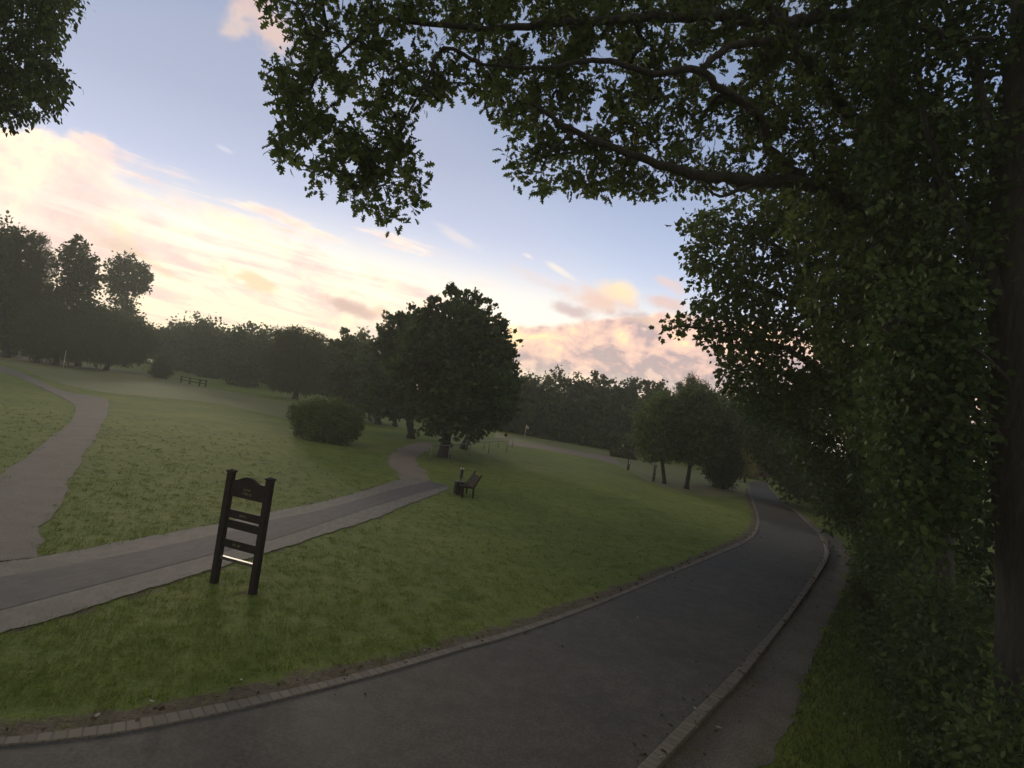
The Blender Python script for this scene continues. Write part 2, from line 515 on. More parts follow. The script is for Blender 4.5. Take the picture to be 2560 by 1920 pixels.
# ground: one sheet, fine near the camera and coarser out to the horizon
def axis(lo, hi, dlo, dhi, step, grow):
    mid = list(np.arange(dlo, dhi, step)); a = []; x = dlo; s = step
    while x > lo: s *= grow; x -= s; a.append(x)
    b2 = []; x = mid[-1]; s = step
    while x < hi: s *= grow; x += s; b2.append(x)
    return np.array(a[::-1] + mid + b2)


gx = axis(-240, 240, -48, 22, 0.28, 1.06); gy = axis(-60, 255, 2, 64, 0.28, 1.06)
X, Y = np.meshgrid(gx, gy)
Z = height(X, Y)
nx, ny = len(gx), len(gy)
i, j = np.meshgrid(np.arange(ny - 1), np.arange(nx - 1), indexing='ij')
gf = np.stack([i * nx + j, i * nx + j + 1, (i + 1) * nx + j + 1, (i + 1) * nx + j], -1).reshape(-1, 4)
acc = Acc(); acc.add(np.stack([X.ravel(), Y.ravel(), Z.ravel()], 1), gf)
gr = structure(acc.build('ground', M['grass_ground'], None, True))


def dist_to(P, L):
    out = np.full(len(P), 1e9)
    for k in range(0, len(L), 2):
        out = np.minimum(out, np.hypot(P[:, 0] - L[k, 0], P[:, 1] - L[k, 1]))
    return out


GP = np.stack([X.ravel(), Y.ravel()], 1)
dk = dist_to(GP, KL[:210]); dp = np.minimum(dist_to(GP, POT), dist_to(GP, POB)); dg = np.minimum(dist_to(GP, grav_L), dist_to(GP, grav_R))
soil = np.maximum.reduce([1.0 * np.exp(-(dk / 0.42) ** 2), 0.62 * np.exp(-(dp / 0.3) ** 2), 0.6 * np.exp(-(dg / 0.35) ** 2)])
# worn earth around the sign posts
for q in ((535, 1458), (632, 1486)):
    c = G(*q); soil = np.maximum(soil, 0.8 * np.exp(-((GP[:, 0] - c[0]) ** 2 + (GP[:, 1] - c[1]) ** 2) / 0.07))
att = gr.data.attributes.new('soil', 'FLOAT', 'POINT'); att.data.foreach_set('value', soil.astype(np.float32))

strip('road', RL, RR, M['asphalt'], 0.012, 12)
o = strip('left_kerb', KL, RL, M['kerb_brick'], 0.026, 3, 0.09, smooth=False)
o = strip('right_kerb', RR, KR, M['kerb_brick'], 0.085, 3, 0.14, smooth=False)
strip('verge', KRn, verge_R, M['dirt'], 0.010, 8, jitB=0.16)
strip('path_edging', POT, PIT, M['border_brick'], 0.016, 3, jitA=0.045)
strip('path_edging', PIB, POB, M['border_brick'], 0.016, 3, jitB=0.045)
strip('path', PIT, PIB, M['path_brick'], 0.020, 6)
strip('gravel_path', grav_L, grav_R, M['gravel'], 0.016, 8, jitA=0.17, jitB=0.17)
strip('worn_path', dirt_L, dirt_R, M['brown_path'], 0.010, 6, jitA=0.2, jitB=0.2)
strip('brown_path', brown_A, brown_B, M['brown_path'], 0.012, 4, jitA=0.05, jitB=0.05)
# lighter, closer mown turf
fA = pxline([(-300, 862), (0, 886), (160, 905), (330, 925), (600, 985), (780, 1015), (950, 1052)], 120)
fB = pxline([(-300, 868), (0, 909), (120, 950), (250, 979), (400, 994), (588, 1017), (800, 1066)], 120)
strip('fairway', fA, fB, M['mown_grass'], 0.006, 10)
fC = pxline([(1240, 1080), (1330, 1094), (1500, 1124), (1600, 1141), (1700, 1165), (1800, 1186), (1868, 1203)], 120)
fD = pxline([(1235, 1097), (1350, 1121), (1500, 1152), (1569, 1176), (1632, 1208), (1740, 1238), (1860, 1240)], 120)
strip('fairway', fC, fD, M['mown_grass'], 0.006, 10)

# ------------------------------------------------------------------ grass blades (near lawn)
def scatter_grass():
    a = Acc()
    n = 80000
    # uniform over depth in image terms: sample more tufts near
    d = 5.5 * np.exp(RNG.uniform(0, math.log(48 / 5.5), n))
    x = RNG.uniform(-0.98, 0.98, n) * d
    y = d * 0.99
    keep = np.ones(n, bool)
    for k, p in polys.items():
        ins = inpoly(x, y, p)
        if k in ('gravel', 'dirt', 'path', 'verge'):
            de = dist_to(np.stack([x, y], 1), np.concatenate([p, (p + np.roll(p, 1, 0)) / 2]))
            ins &= ~((de < (.28 if k != 'path' else .12)) & (RNG.uniform(size=n) < .5))
        keep &= ~ins
    x, y, d = x[keep], y[keep], d[keep]
    nz = np.sin(x * 2.3 + 1.3 * np.sin(y * 1.7)) * np.sin(y * 2.9 + np.sin(x * 1.9)) + 0.6 * np.sin(x * 5.1 + y * 4.3)
    dk = dist_to(np.stack([x, y], 1), KL[:210])
    keep = (nz * .45 + RNG.normal(0, .8, len(x)) > -0.6) & (RNG.uniform(size=len(x)) < np.clip(1.1 - d / 32, 0, 1)) & ((dk > 0.4 + 0.25 * np.sin(x * 1.7) * np.sin(x * .6 + 2)) | (RNG.uniform(size=len(x)) < 0.12))
    x, y, d = x[keep], y[keep], d[keep]
    nb = 7
    px = np.repeat(x, nb) + RNG.normal(0, .05, len(x) * nb); py = np.repeat(y, nb) + RNG.normal(0, .05, len(x) * nb)
    dd = np.repeat(d, nb)
    N = len(px)
    h = RNG.uniform(.015, .048, N) * (1 + 0.006 * dd) * np.repeat(RNG.uniform(.6, 1.5, len(x)), nb); w = 0.0035 * (1 + dd * 0.075)
    th = RNG.uniform(0, 2 * math.pi, N); lean = RNG.uniform(0.2, 1.1, N) * h
    la = RNG.uniform(0, 2 * math.pi, N)
    z = height(px, py) - 0.004
    b0 = np.stack([px + np.cos(th) * w, py + np.sin(th) * w, z], 1)
    b1 = np.stack([px - np.cos(th) * w, py - np.sin(th) * w, z], 1)
    tp = np.stack([px + np.cos(la) * lean, py + np.sin(la) * lean, z + h], 1)
    V = np.stack([b0, b1, tp], 1).reshape(-1, 3)
    a.add(V, np.arange(N * 3).reshape(N, 3))
    o = a.build('grass', M['blade'])
    structure(o, 'stuff', 'short green lawn grass growing between the road and the paths', 'grass')


scatter_grass()

# ------------------------------------------------------------------ trees
CG = 'cluster of broad trees in the middle of the meadow'
def crown_leaves(acc, blobs, leaf, tmpl, cover, clump=0.22, droop=0.3, shell=2.0, per=14):
    """blobs: list of (centre, radius). leaf clumps spread through each lobe's volume"""
    for c, r in blobs:
        n = int(cover * math.pi * r * r / (0.42 * leaf * leaf * (tmpl[:, 0].max() * 2)))
        nc = max(8, n // per)
        u = RNG.normal(size=(nc, 3)); u /= np.linalg.norm(u, axis=1, keepdims=True)
        rad = r * RNG.uniform(0, 1, nc) ** (1 / shell)
        bump_ = 1 + 0.16 * np.sin(u[:, 0] * 5 + c[0]) * np.sin(u[:, 2] * 6 + c[1])
        C = c + u * (rad * bump_)[:, None]
        sig = np.clip(clump * r, leaf * 0.5, leaf * 3.2) * RNG.uniform(.5, 1.2, nc)
        P = np.repeat(C, per, 0) + RNG.normal(size=(nc * per, 3)) * np.repeat(sig, per)[:, None] * np.array([1, 1, .75])
        D = np.repeat(u, per, 0)
        leaves(acc, P, leaf, tmpl, D * 0.8, droop)


def tree(name, label, cat, base, blobs, leaf=0.3, tmpl=DIAM, cover=3.0, mat='far_leaf', trunk=0.25, lean=None, group=None, clump=0.22, droop=0.3, depthvar=0.6, shell=2.0, trunk_mat='bark', deep=True, dz=0.0):
    b, d = ground(*base)
    d = d + dz
    if dz:
        b = at(base[0], base[1], d); b[2] = float(height(b[0], b[1]))
    root = thing(name, label, cat, b, group)
    B = []
    for q in blobs:
        px, py, r = q[:3]
        r3 = r * d / F
        dd = d + RNG.uniform(-depthvar, depthvar) * r3
        c = at(px, py, dd)
        c[2] = max(c[2], b[2] + r3 * 0.55)
        B.append((c, r3 * (1.0 if group == CG else 0.92)))
    # extra lobes towards and away from the viewer so the crown is as deep as it is wide
    cen = np.mean([c for c, _ in B], 0); wid = max(np.linalg.norm((c - cen)[:2]) + r for c, r in B)
    extra = []
    for c, r in B:
        if deep and r > 0.45 * max(x[1] for x in B):
            for s in (-1, 1):
                e = c + np.array([RNG.uniform(-.2, .2) * r, s * wid * 0.45, RNG.uniform(-.25, .1) * r])
                extra.append((e, r * 0.8))
    tr = Acc()
    top = max(B, key=lambda x: x[0][2])[0]
    cc = sorted(B, key=lambda x: x[0][2])
    lowc = cc[0][0]
    mid = np.array([cen[0], cen[1], cen[2]])
    pts = [b - np.array([0, 0, .15]), b + np.array([0, 0, .12]), b + (mid - b) * 0.3 + RNG.normal(0, .06, 3) * trunk * 3, b + (mid - b) * 0.62, mid, mid * .3 + top * .7]
    tr.tube(catmull(pts, 14), np.interp(np.linspace(0, 1, 14), [0, .06, .3, .7, 1], [1.5, 1.05, .85, .5, .12]) * trunk, 10, 0.06)
    for c, r in B + extra[::2]:
        k = RNG.uniform(.35, .8)
        s = b + (mid - b) * k
        e = c + RNG.normal(0, .15, 3) * r
        m_ = (s + e) / 2 + np.array([0, 0, -.08 * np.linalg.norm(e - s)])
        tr.tube(catmull([s, m_, e], 7), np.linspace(.32, .06, 7) * trunk, 6)
        for q in range(3):
            u = RNG.normal(size=3); u /= np.linalg.norm(u)
            tr.tube(catmull([m_ * .4 + e * .6, e + u * r * .45, e + u * r * .9], 5), np.linspace(.12, .03, 5) * trunk, 5)
    tr.build('trunk', M[trunk_mat], root, True)
    cr = Acc()
    crown_leaves(cr, B, leaf, tmpl, cover, clump, droop, shell)
    if extra: crown_leaves(cr, extra, leaf, tmpl, cover * 0.55, clump, droop, shell)
    cr.build('crown', M[mat], root)
    return root


LG = 'tall trees at the left edge of the meadow'
tree('tree', 'tallest dark broad tree at the far left edge of the photo', 'tree', (15, 893), [(5, 600, 52), (26, 612, 28), (-35, 620, 60), (30, 670, 55), (-20, 690, 70), (10, 750, 70), (-40, 800, 70), (20, 830, 62)], 0.42, LOBE, 3.0, 'far_leaf', .35, group=LG)
tree('tree', 'slender feathery tree between the leftmost tall tree and the pointed one', 'tree', (92, 906), [(92, 608, 24), (80, 640, 28), (108, 650, 24), (95, 690, 38), (85, 740, 42), (110, 780, 44), (95, 840, 48)], 0.34, SLIM, 4.0, 'pale_leaf', .25, group=LG, droop=-.5, deep=False)
tree('tree', 'tall tree with a pointed ragged top among the left trees', 'tree', (195, 915), [(188, 600, 15), (193, 625, 26), (165, 640, 22), (215, 660, 28), (180, 670, 38), (230, 695, 26), (195, 720, 46), (160, 740, 38), (205, 780, 52), (190, 840, 55)], 0.38, LOBE, 4.2, 'far_leaf', .3, group=LG, clump=.26, deep=False)
tree('tree', 'open rounded tree with a narrow waist, rightmost of the tall left trees', 'tree', (310, 917), [(318, 655, 24), (295, 670, 26), (345, 680, 26), (365, 695, 16), (280, 695, 22), (330, 705, 34), (300, 725, 30), (350, 720, 20), (310, 765, 26), (325, 795, 28), (300, 810, 32)], 0.38, LOBE, 4.2, 'far_leaf', .28, group=LG, clump=.26, deep=False)
tree('willow_tree', 'low drooping willow filling the gap below the two rightmost tall left trees', 'tree', (265, 925), [(245, 800, 45), (270, 820, 50), (330, 830, 36), (360, 835, 26), (240, 860, 50), (310, 870, 45), (350, 870, 30)], 0.45, SLIM, 4.2, 'far_leaf', .3, group=LG, droop=1.1)
tree('willow_tree', 'hanging grey willow in front of the pointed left tree', 'tree', (140, 912), [(140, 800, 45), (110, 840, 45), (170, 850, 45), (140, 865, 40), (200, 870, 32)], 0.45, SLIM, 4.2, 'far_leaf', .3, group=LG, droop=1.1)
FG = 'trees of the far wood behind the meadow'
tree('tree', 'low rounded tree of the far wood just right of the willows', 'tree', (440, 926), [(405, 845, 32), (435, 838, 28), (460, 850, 38), (440, 890, 42), (470, 905, 35)], 0.42, LOBE, 3.2, 'dark_leaf', .3, group=FG)
tree('tree', 'far wood tree with a small knob on its flat crown', 'tree', (520, 944), [(500, 820, 16), (520, 838, 30), (490, 850, 36), (550, 850, 34), (515, 890, 52), (530, 925, 42)], 0.42, LOBE, 3.2, 'dark_leaf', .3, group=FG)
tree('tree', 'far wood tree just below the distant lattice mast', 'tree', (612, 966), [(590, 850, 32), (620, 840, 22), (650, 855, 30), (600, 895, 50), (645, 900, 42), (615, 945, 45)], 0.42, LOBE, 3.2, 'dark_leaf', .3, group=FG)
tree('tree', 'widest domed pale brown tree of the far wood, left of the round bush', 'tree', (738, 998), [(708, 846, 26), (745, 838, 26), (785, 850, 26), (810, 878, 24), (695, 890, 32), (750, 890, 46), (795, 915, 34), (740, 940, 42), (705, 945, 34), (775, 955, 32)], 0.42, SLIM, 4.4, 'pale_leaf', .35, group=FG, droop=.8)
tree('tree', 'ragged far wood tree between the domed tree and the big central tree', 'tree', (872, 1036), [(862, 842, 16), (850, 865, 26), (895, 860, 22), (915, 880, 20), (870, 900, 44), (920, 920, 36), (860, 950, 50), (885, 990, 45)], 0.38, LOBE, 3.0, 'far_leaf', .3, group=FG, clump=.3)
tree('tree', 'dense dark tree tucked against the left side of the big central trees', 'tree', (945, 1060), [(935, 905, 30), (955, 945, 45), (930, 985, 50), (960, 1010, 40)], 0.38, LOBE, 3.0, 'dark_leaf', .3, group=FG)
RG = 'trees of the wood beyond the lower fairway'
rw = [(1318, 1093, [(1312, 955, 22), (1335, 965, 26), (1320, 1000, 42), (1345, 1035, 40), (1315, 1050, 40)], 'far_leaf', 'dark leafy tree of the lower wood nearest the big central tree', LOBE, .3),
      (1388, 1103, [(1388, 930, 14), (1375, 950, 18), (1405, 955, 18), (1390, 980, 28), (1370, 1000, 26), (1410, 1010, 28), (1390, 1045, 38)], 'pale_leaf', 'airy birch with an open feathery top in the lower wood', DIAM, .34),
      (1445, 1112, [(1435, 960, 24), (1462, 965, 20), (1440, 995, 38), (1465, 1030, 38), (1435, 1055, 38)], 'far_leaf', 'tree between the airy birch and the twin peaked tree of the lower wood', LOBE, .3),
      (1505, 1122, [(1490, 938, 13), (1510, 952, 16), (1498, 970, 28), (1525, 985, 26), (1500, 1015, 44), (1515, 1060, 42)], 'dark_leaf', 'twin peaked dark tree, tallest of the lower wood', LOBE, .3),
      (1570, 1134, [(1548, 962, 18), (1580, 966, 20), (1560, 995, 36), (1590, 1020, 36), (1565, 1060, 44)], 'dark_leaf', 'dark tree of the lower wood right of its twin peaked tree', LOBE, .3),
      (1640, 1148, [(1622, 960, 16), (1655, 968, 18), (1635, 995, 36), (1665, 1010, 30), (1640, 1050, 46)], 'far_leaf', 'flat topped tree of the lower wood behind the small round trees', LOBE, .3)]
for x, y, bl, mt, lb, tm, cl in rw:
    tree('tree', lb, 'tree', (x, y), bl, 0.3, tm, 3.0 if mt != 'pale_leaf' else 2.4, mt, .16, group=RG, clump=cl, dz=6)
tree('pine_tree', 'spiky topped conifer rising behind the small round trees by the road', 'tree', (1730, 1172), [(1728, 945, 10), (1735, 960, 16), (1760, 968, 12), (1700, 970, 12), (1725, 985, 26), (1755, 1000, 26), (1700, 1010, 28), (1730, 1050, 45)], 0.24, SLIM, 4.0, 'dark_leaf', .18, clump=.4, droop=-.2, dz=4)

CG = 'cluster of broad trees in the middle of the meadow'
tree('maple_tree', 'biggest dark domed tree in the middle with spiky upright top shoots', 'tree', (1108, 1143), [(1138, 728, 16), (1150, 750, 26), (1180, 745, 20), (1205, 775, 30), (1120, 770, 22), (1085, 760, 12), (1150, 800, 48), (1200, 820, 50), (1110, 815, 36), (1245, 815, 26), (1160, 870, 85), (1235, 870, 46), (1105, 880, 66), (1265, 905, 30), (1170, 950, 95), (1110, 970, 74), (1245, 965, 55), (1072, 830, 40), (1062, 900, 50), (1085, 790, 26), (1058, 800, 28), (1040, 860, 44), (1020, 930, 50), (1165, 1020, 70), (1240, 1030, 38), (1100, 1040, 44), (1180, 1060, 34)], 0.26, LOBE, 3.6, 'dark_leaf', .3, group=CG, droop=-.35, clump=.26)
tree('maple_tree', 'left hand dome of the central trees on a straight trunk', 'tree', (1028, 1096), [(998, 792, 18), (975, 800, 16), (1030, 785, 18), (1005, 820, 32), (970, 840, 28), (1045, 830, 36), (1068, 800, 20), (1072, 850, 34), (940, 880, 26), (985, 880, 48), (1040, 900, 58), (960, 920, 30), (1000, 955, 58), (965, 980, 38), (1030, 1000, 46)], 0.28, LOBE, 3.4, 'dark_leaf', .26, group=CG, droop=-.3, clump=.26)
tree('maple_tree', 'smaller central tree with the leftmost thin trunk of the cluster', 'tree', (988, 1066), [(955, 940, 34), (985, 960, 46), (950, 985, 38), (990, 1010, 38)], 0.3, LOBE, 3.2, 'dark_leaf', .2, group=CG)
tree('maple_tree', 'central tree hidden behind the biggest dome with its trunk by the handrail', 'tree', (1158, 1122), [(1195, 890, 66), (1245, 890, 38), (1190, 960, 76), (1265, 960, 36), (1230, 1010, 48), (1270, 1000, 30)], 0.28, LOBE, 3.2, 'dark_leaf', .24, group=CG)
SG = 'small trees beside the lower road'
tree('round_tree', 'small rounded green tree on a thin reddish trunk by the dark marker signs', 'tree', (1660, 1209), [(1652, 1010, 32), (1625, 1045, 40), (1680, 1030, 44), (1640, 1080, 50), (1605, 1090, 32), (1690, 1080, 44), (1625, 1120, 34), (1670, 1125, 34)], 0.2, OVAL, 3.4, 'lawn_bush_leaf', .13, group=SG)
tree('round_tree', 'taller spreading dark tree with a forked trunk left of the low dark bush', 'tree', (1716, 1222), [(1735, 985, 30), (1755, 1010, 40), (1715, 1025, 40), (1785, 1040, 40), (1740, 1065, 60), (1700, 1080, 45), (1800, 1085, 46), (1750, 1115, 46), (1705, 1130, 30)], 0.2, OVAL, 3.6, 'bush_leaf', .15, group=SG)
tree('dark_bush', 'dense dark evergreen bush touching the grass left of the road end', 'bush', (1808, 1222), [(1815, 1085, 30), (1800, 1120, 44), (1822, 1130, 32), (1790, 1155, 38), (1822, 1165, 34), (1805, 1190, 30), (1780, 1180, 20)], 0.16, DIAM, 4.4, 'dark_leaf', .12)
tree('willow_tree', 'yellow green willow bush glowing between the dark bush and road end', 'tree', (1862, 1206), [(1842, 1090, 20), (1852, 1118, 24), (1864, 1140, 20), (1868, 1166, 18), (1856, 1172, 22)], 0.22, SLIM, 4.6, 'yellow_leaf', .1, droop=1.0)
tree('red_shrub', 'reddish brown rounded shrub at the far end of the road', 'shrub', (1895, 1199), [(1885, 1180, 16), (1908, 1182, 15), (1897, 1172, 14)], 0.2, DIAM, 4.5, 'red_leaf', .06)
tree('round_bush', 'round clipped bush standing alone on the meadow', 'bush', (822, 1104), [(765, 1035, 32), (800, 1025, 34), (840, 1030, 36), (875, 1048, 32), (770, 1055, 34), (820, 1062, 44), (868, 1078, 28), (800, 1078, 26), (845, 1085, 22)], 0.13, OVAL, 4.6, 'lawn_bush_leaf', .1, clump=.2, shell=3)
tree('conical_bush', 'small conical evergreen standing left of the wooden rail fence', 'bush', (404, 946), [(402, 897, 9), (404, 912, 14), (400, 928, 18), (410, 930, 17)], 0.3, SLIM, 4.5, 'dark_leaf', .1, droop=-.4)
tree('shrub', 'pale low shrub beyond the brown path on the lower fairway', 'shrub', (1560, 1145), [(1540, 1132, 13), (1562, 1138, 12), (1580, 1143, 10)], 0.25, DIAM, 3.5, 'pale_leaf', .06)


# the rest of the woods read as one mass
def woodland():
    a = Acc()
    def row(P, hmin, hmax, r):
        for p in P:
            z = float(height(p[0], p[1])); hh = RNG.uniform(hmin, hmax)
            for k in range(5):
                c = np.array([p[0] + RNG.normal(0, r * .4), p[1] + RNG.normal(0, r * .4), z + hh * (.12 + .17 * k + RNG.uniform(-.05, .05))])
                crown_leaves(a, [(c, r * RNG.uniform(.7, 1.1))], 0.55, LOBE, 2.6, .25)
    row([at(x, 1000 + (x - 1280) * .15, float(np.interp(x, [-150, 480, 700, 960], [114, 140, 118, 104])) + RNG.uniform(-5, 6)) for x in np.linspace(-150, 960, 17)], 8, 11.5, 3.2)
    row([at(x, 1000 + (x - 1280) * .15, 74 + RNG.uniform(-3, 6)) for x in np.linspace(1270, 1830, 13)], 5.0, 6.6, 2.2)
    o = a.build('woodland', M['dark_leaf'])
    structure(o, 'stuff', 'dark mass of distant woodland filling in behind the separate trees', 'woodland')


woodland()

# ------------------------------------------------------------------ near trees: skeleton of limbs, twigs joined to them, leaf rosettes
def near_tree(name, label, cat, base3, limbs, clusters, leaf, tmpl, mat, per=12, spread=0.16, droop=0.25, twig=0.0035, group=None, extra_trunk=None, thick_leaf=1.0):
    root = thing(name, label, cat, base3, group)
    tr = Acc(); nodes = []
    for pts, r0, r1 in limbs:
        n = max(10, len(pts) * 5)
        c = catmull(pts, n)
        c[1:-1] += RNG.normal(0, .22 if r0 < .25 else .05, (n - 2, 3)) * np.linspace(r0, r1, n)[1:-1, None]
        rr = np.linspace(r0, r1, n)
        if r0 > 0.25: rr = rr * np.interp(np.arange(n), [0, 1, 3, 6], [1.28, 1.16, 1.05, 1.0])
        tr.tube(c, rr, 14 if r0 > .25 else 8, 0.05)
        nodes.append(c)
    nodes = np.concatenate(nodes)
    C = np.asarray(clusters)
    # join every rosette to the nearest wood already there (Prim)
    n = len(C); par = np.full(n, -1); done = np.zeros(n, bool)
    dist = np.full(n, 1e9); src = np.zeros(n, int); isn = np.ones(n, bool)
    for k in range(0, len(nodes)):
        d = np.linalg.norm(C - nodes[k], axis=1); b = d < dist; dist[b] = d[b]; src[b] = k
    order = []
    for _ in range(n):
        k = int(np.argmin(np.where(done, 1e9, dist))); done[k] = True; order.append(k)
        par[k] = -1 if isn[k] else src[k]
        d = np.linalg.norm(C - C[k], axis=1) * 1.15; b = (d < dist) & ~done
        dist[b] = d[b]; isn[b] = False
        s2 = src.copy(); s2[b] = k; keep = src[k]; src[:] = s2; src[k] = keep
    cnt = np.ones(n)
    for k in reversed(order):
        if par[k] >= 0: cnt[par[k]] += cnt[k]
    for k in order:
        s = C[par[k]] if par[k] >= 0 else nodes[src[k]]
        e = C[k]; L = np.linalg.norm(e - s)
        mid = (s + e) / 2 + RNG.normal(0, .1, 3) * L
        r = min(twig * math.sqrt(cnt[k]), 0.035)
        r0 = r * 1.25
        tr.tube(catmull([s, mid, e], 4), np.linspace(r0, r, 4), 5)
    tr.build('trunk', M['bark'], root, True)
    cr = Acc()
    m = per
    dirs = RNG.normal(size=(n * m, 3)); dirs[:, 2] -= droop
    dirs /= np.linalg.norm(dirs, axis=1, keepdims=True)
    P = np.repeat(C, m, 0) + dirs * RNG.uniform(.1, 1, (n * m, 1)) * spread * np.repeat(RNG.uniform(.6, 1.3, n), m)[:, None]
    leaves(cr, P, leaf, tmpl, dirs, droop)
    cr.build('crown', M[mat], root)
    return root


def px_clusters(poly, n, depth, dv, gaps=(), noise=0.0):
    poly = np.asarray(poly, float)
    out = []
    lo, hi = poly.min(0), poly.max(0)
    while len(out) < n:
        x = RNG.uniform(lo[0], hi[0], 2000); y = RNG.uniform(lo[1], hi[1], 2000)
        k = inpoly(x, y, poly)
        for g in gaps: k &= np.hypot(x - g[0], y - g[1]) > g[2]
        if noise:
            f = np.sin(x * .021 + 2 * np.sin(y * .013)) * np.sin(y * .026 + 1.7 * np.sin(x * .017)) + .5 * np.sin(x * .05 + y * .043)
            k &= f + RNG.normal(0, .5, 2000) > -noise
        for a, b in zip(x[k], y[k]):
            dd = depth(a, b) if callable(depth) else depth
            out.append(at(a, b, dd + RNG.uniform(-dv, dv)))
            if len(out) >= n: break
    return out


S = 2560 / 2212.0
def sc(pts): return [(x * S, y * S) for x, y in pts]


canopy = sc([(575, -60), (556, 8), (600, 45), (640, 60), (622, 85), (600, 112), (578, 150), (582, 172), (558, 208), (605, 220), (610, 262), (596, 298), (586, 315), (600, 340),
             (632, 350), (660, 368), (685, 400), (735, 425), (780, 442), (822, 465), (835, 492), (850, 495), (862, 475), (895, 455), (915, 420), (925, 388), (900, 362), (890, 335),
             (868, 312), (872, 262), (890, 238), (925, 222), (962, 228), (1040, 220), (1052, 260), (1100, 288), (1112, 310), (1085, 343), (1115, 390), (1162, 422), (1208, 420),
             (1250, 405), (1285, 422), (1325, 408), (1380, 422), (1395, 440), (1438, 432), (1475, 405), (1530, 412), (1575, 425), (1620, 405), (1700, 430), (1800, 470), (1900, 430), (1960, 300), (1950, -60)])
gaps = [(988, 86, 16), (858, 179, 20), (1063, 222, 13), (862, 284, 30), (1175, 92, 18), (1291, 63, 22), (1655, 209, 24), (1723, 400, 10), (1618, 74, 18), (1420, 260, 10), (1250, 180, 10), (1000, 240, 9)]
odep = lambda x, y: 8.2 + (x - 650) * 0.0022
oak_base = at(2345, 1640, 11.2); oak_base[2] = float(height(oak_base[0], oak_base[1]))
T_ = lambda *q: [at(x, y, d) for x, y, d in q]
limbs = [([oak_base - np.array([0, 0, .2])] + T_((2335, 1350, 11.3), (2300, 1000, 11.4), (2256, 640, 11.6), (2232, 300, 11.7), (2222, -80, 12.0), (2230, -420, 12.4)), .31, .24),
         (T_((2250, 600, 11.6), (2160, 545, 11.0), (2098, 504, 10.6), (2024, 461, 10.3), (1900, 452, 9.9), (1780, 440, 9.6), (1692, 425, 9.3), (1560, 380, 9.0), (1440, 330, 8.8), (1330, 260, 8.7)), .17, .03),
         (T_((1900, 452, 9.9), (1840, 478, 9.7), (1800, 490, 9.6), (1762, 470, 9.5)), .05, .015),
         (T_((2240, 380, 11.6), (2196, 344, 11.3), (2122, 289, 10.9), (2060, 210, 10.5), (1990, 120, 10.2), (1930, 40, 10.0), (1880, -80, 9.8)), .15, .05),
         (T_((2024, 461, 10.3), (1930, 380, 10.1), (1905, 301, 9.9), (1850, 250, 9.7), (1790, 215, 9.5), (1753, 172, 9.4), (1630, 184, 9.1), (1500, 150, 8.9), (1350, 170, 8.7), (1200, 160, 8.5)), .09, .02),
         (T_((1753, 172, 9.4), (1820, 120, 9.6), (1900, 105, 9.9), (1990, 90, 10.2)), .05, .07),
         (T_((2228, 60, 11.9), (2120, 40, 11.2), (1960, 60, 10.4), (1800, 45, 9.9), (1660, 40, 9.5), (1480, 50, 9.1), (1250, 70, 8.8), (1080, 60, 8.6), (960, 50, 8.4), (900, 90, 8.3), (790, 190, 8.2)), .14, .014),
         (T_((1200, 160, 8.5), (1110, 120, 8.4), (1070, 200, 8.3), (1045, 240, 8.3), (1010, 300, 8.2), (960, 345, 8.2), (925, 400, 8.1), (940, 470, 8.1)), .03, .006),
         (T_((1960, 60, 10.4), (1900, -10, 10.2), (1820, -60, 10.0), (1500, -90, 9.4), (1100, -60, 8.8), (850, -20, 8.4), (740, 40, 8.2)), .08, .012),
         (T_((1440, 330, 8.8), (1380, 370, 8.7), (1330, 400, 8.6)), .025, .008)]
cl = px_clusters(canopy, 2050, odep, 1.1, gaps, 0.3) + px_clusters([(1880, -80), (2330, -80), (2330, 1150), (2200, 1250), (2050, 900), (1980, 640), (1900, 420)], 750, lambda x, y: 10.6, 1.0)
near_tree('oak_tree', 'large oak whose leafy limbs arch over the road from the right', 'tree', oak_base, limbs, cl, 0.118, OAK, 'oak_leaf', per=12, spread=.15, droop=.05)

# tree with the big trunk on the right edge
rb = at(2610, 1850, 8.0); rb[2] = float(height(rb[0], rb[1]))
limbs = [([rb - np.array([0, 0, .2])] + T_((2585, 1500, 8.05), (2560, 1000, 8.2), (2565, 500, 8.4), (2600, 0, 8.8), (2640, -500, 9.3)), .44, .30),
         (T_((2560, 900, 8.2), (2480, 700, 8.3), (2400, 560, 8.5), (2320, 330, 8.8), (2290, 100, 9.2)), .10, .03),
         (T_((2565, 600, 8.4), (2470, 330, 8.7), (2420, 120, 9.0), (2300, -60, 9.4)), .12, .04),
         (T_((2560, 1200, 8.1), (2470, 1050, 8.0), (2380, 1000, 8.0), (2290, 1010, 8.2)), .05, .012),
         (T_((2560, 1000, 8.2), (2450, 880, 7.8), (2350, 830, 7.7)), .05, .012)]
cl = (px_clusters([(2180, -80), (2700, -80), (2700, 620), (2480, 640), (2420, 900), (2250, 1000), (2160, 700), (2150, 300)], 520, 9.4, 1.3)
      + px_clusters([(2230, 700), (2440, 700), (2450, 1250), (2330, 1400), (2200, 1250), (2180, 900)], 330, 8.3, .8))
ov = RNG.normal(size=(1500, 3)); ov /= np.linalg.norm(ov, axis=1, keepdims=True)  # unseen leaf clusters overhead, added to shade the foreground
ov = np.array([2.5, 0.5, 11.0]) + ov * (RNG.uniform(0, 1, (1500, 1)) ** .4) * np.array([9.5, 8.5, 3.2])
fx = ov[:, 1] > 0.5
elv = np.arctan2(ov[:, 2] - CAM_H, np.hypot(ov[:, 0], ov[:, 1]))
fx &= (elv < R(46))
ov = ov[~fx]
cl = cl + list(ov)
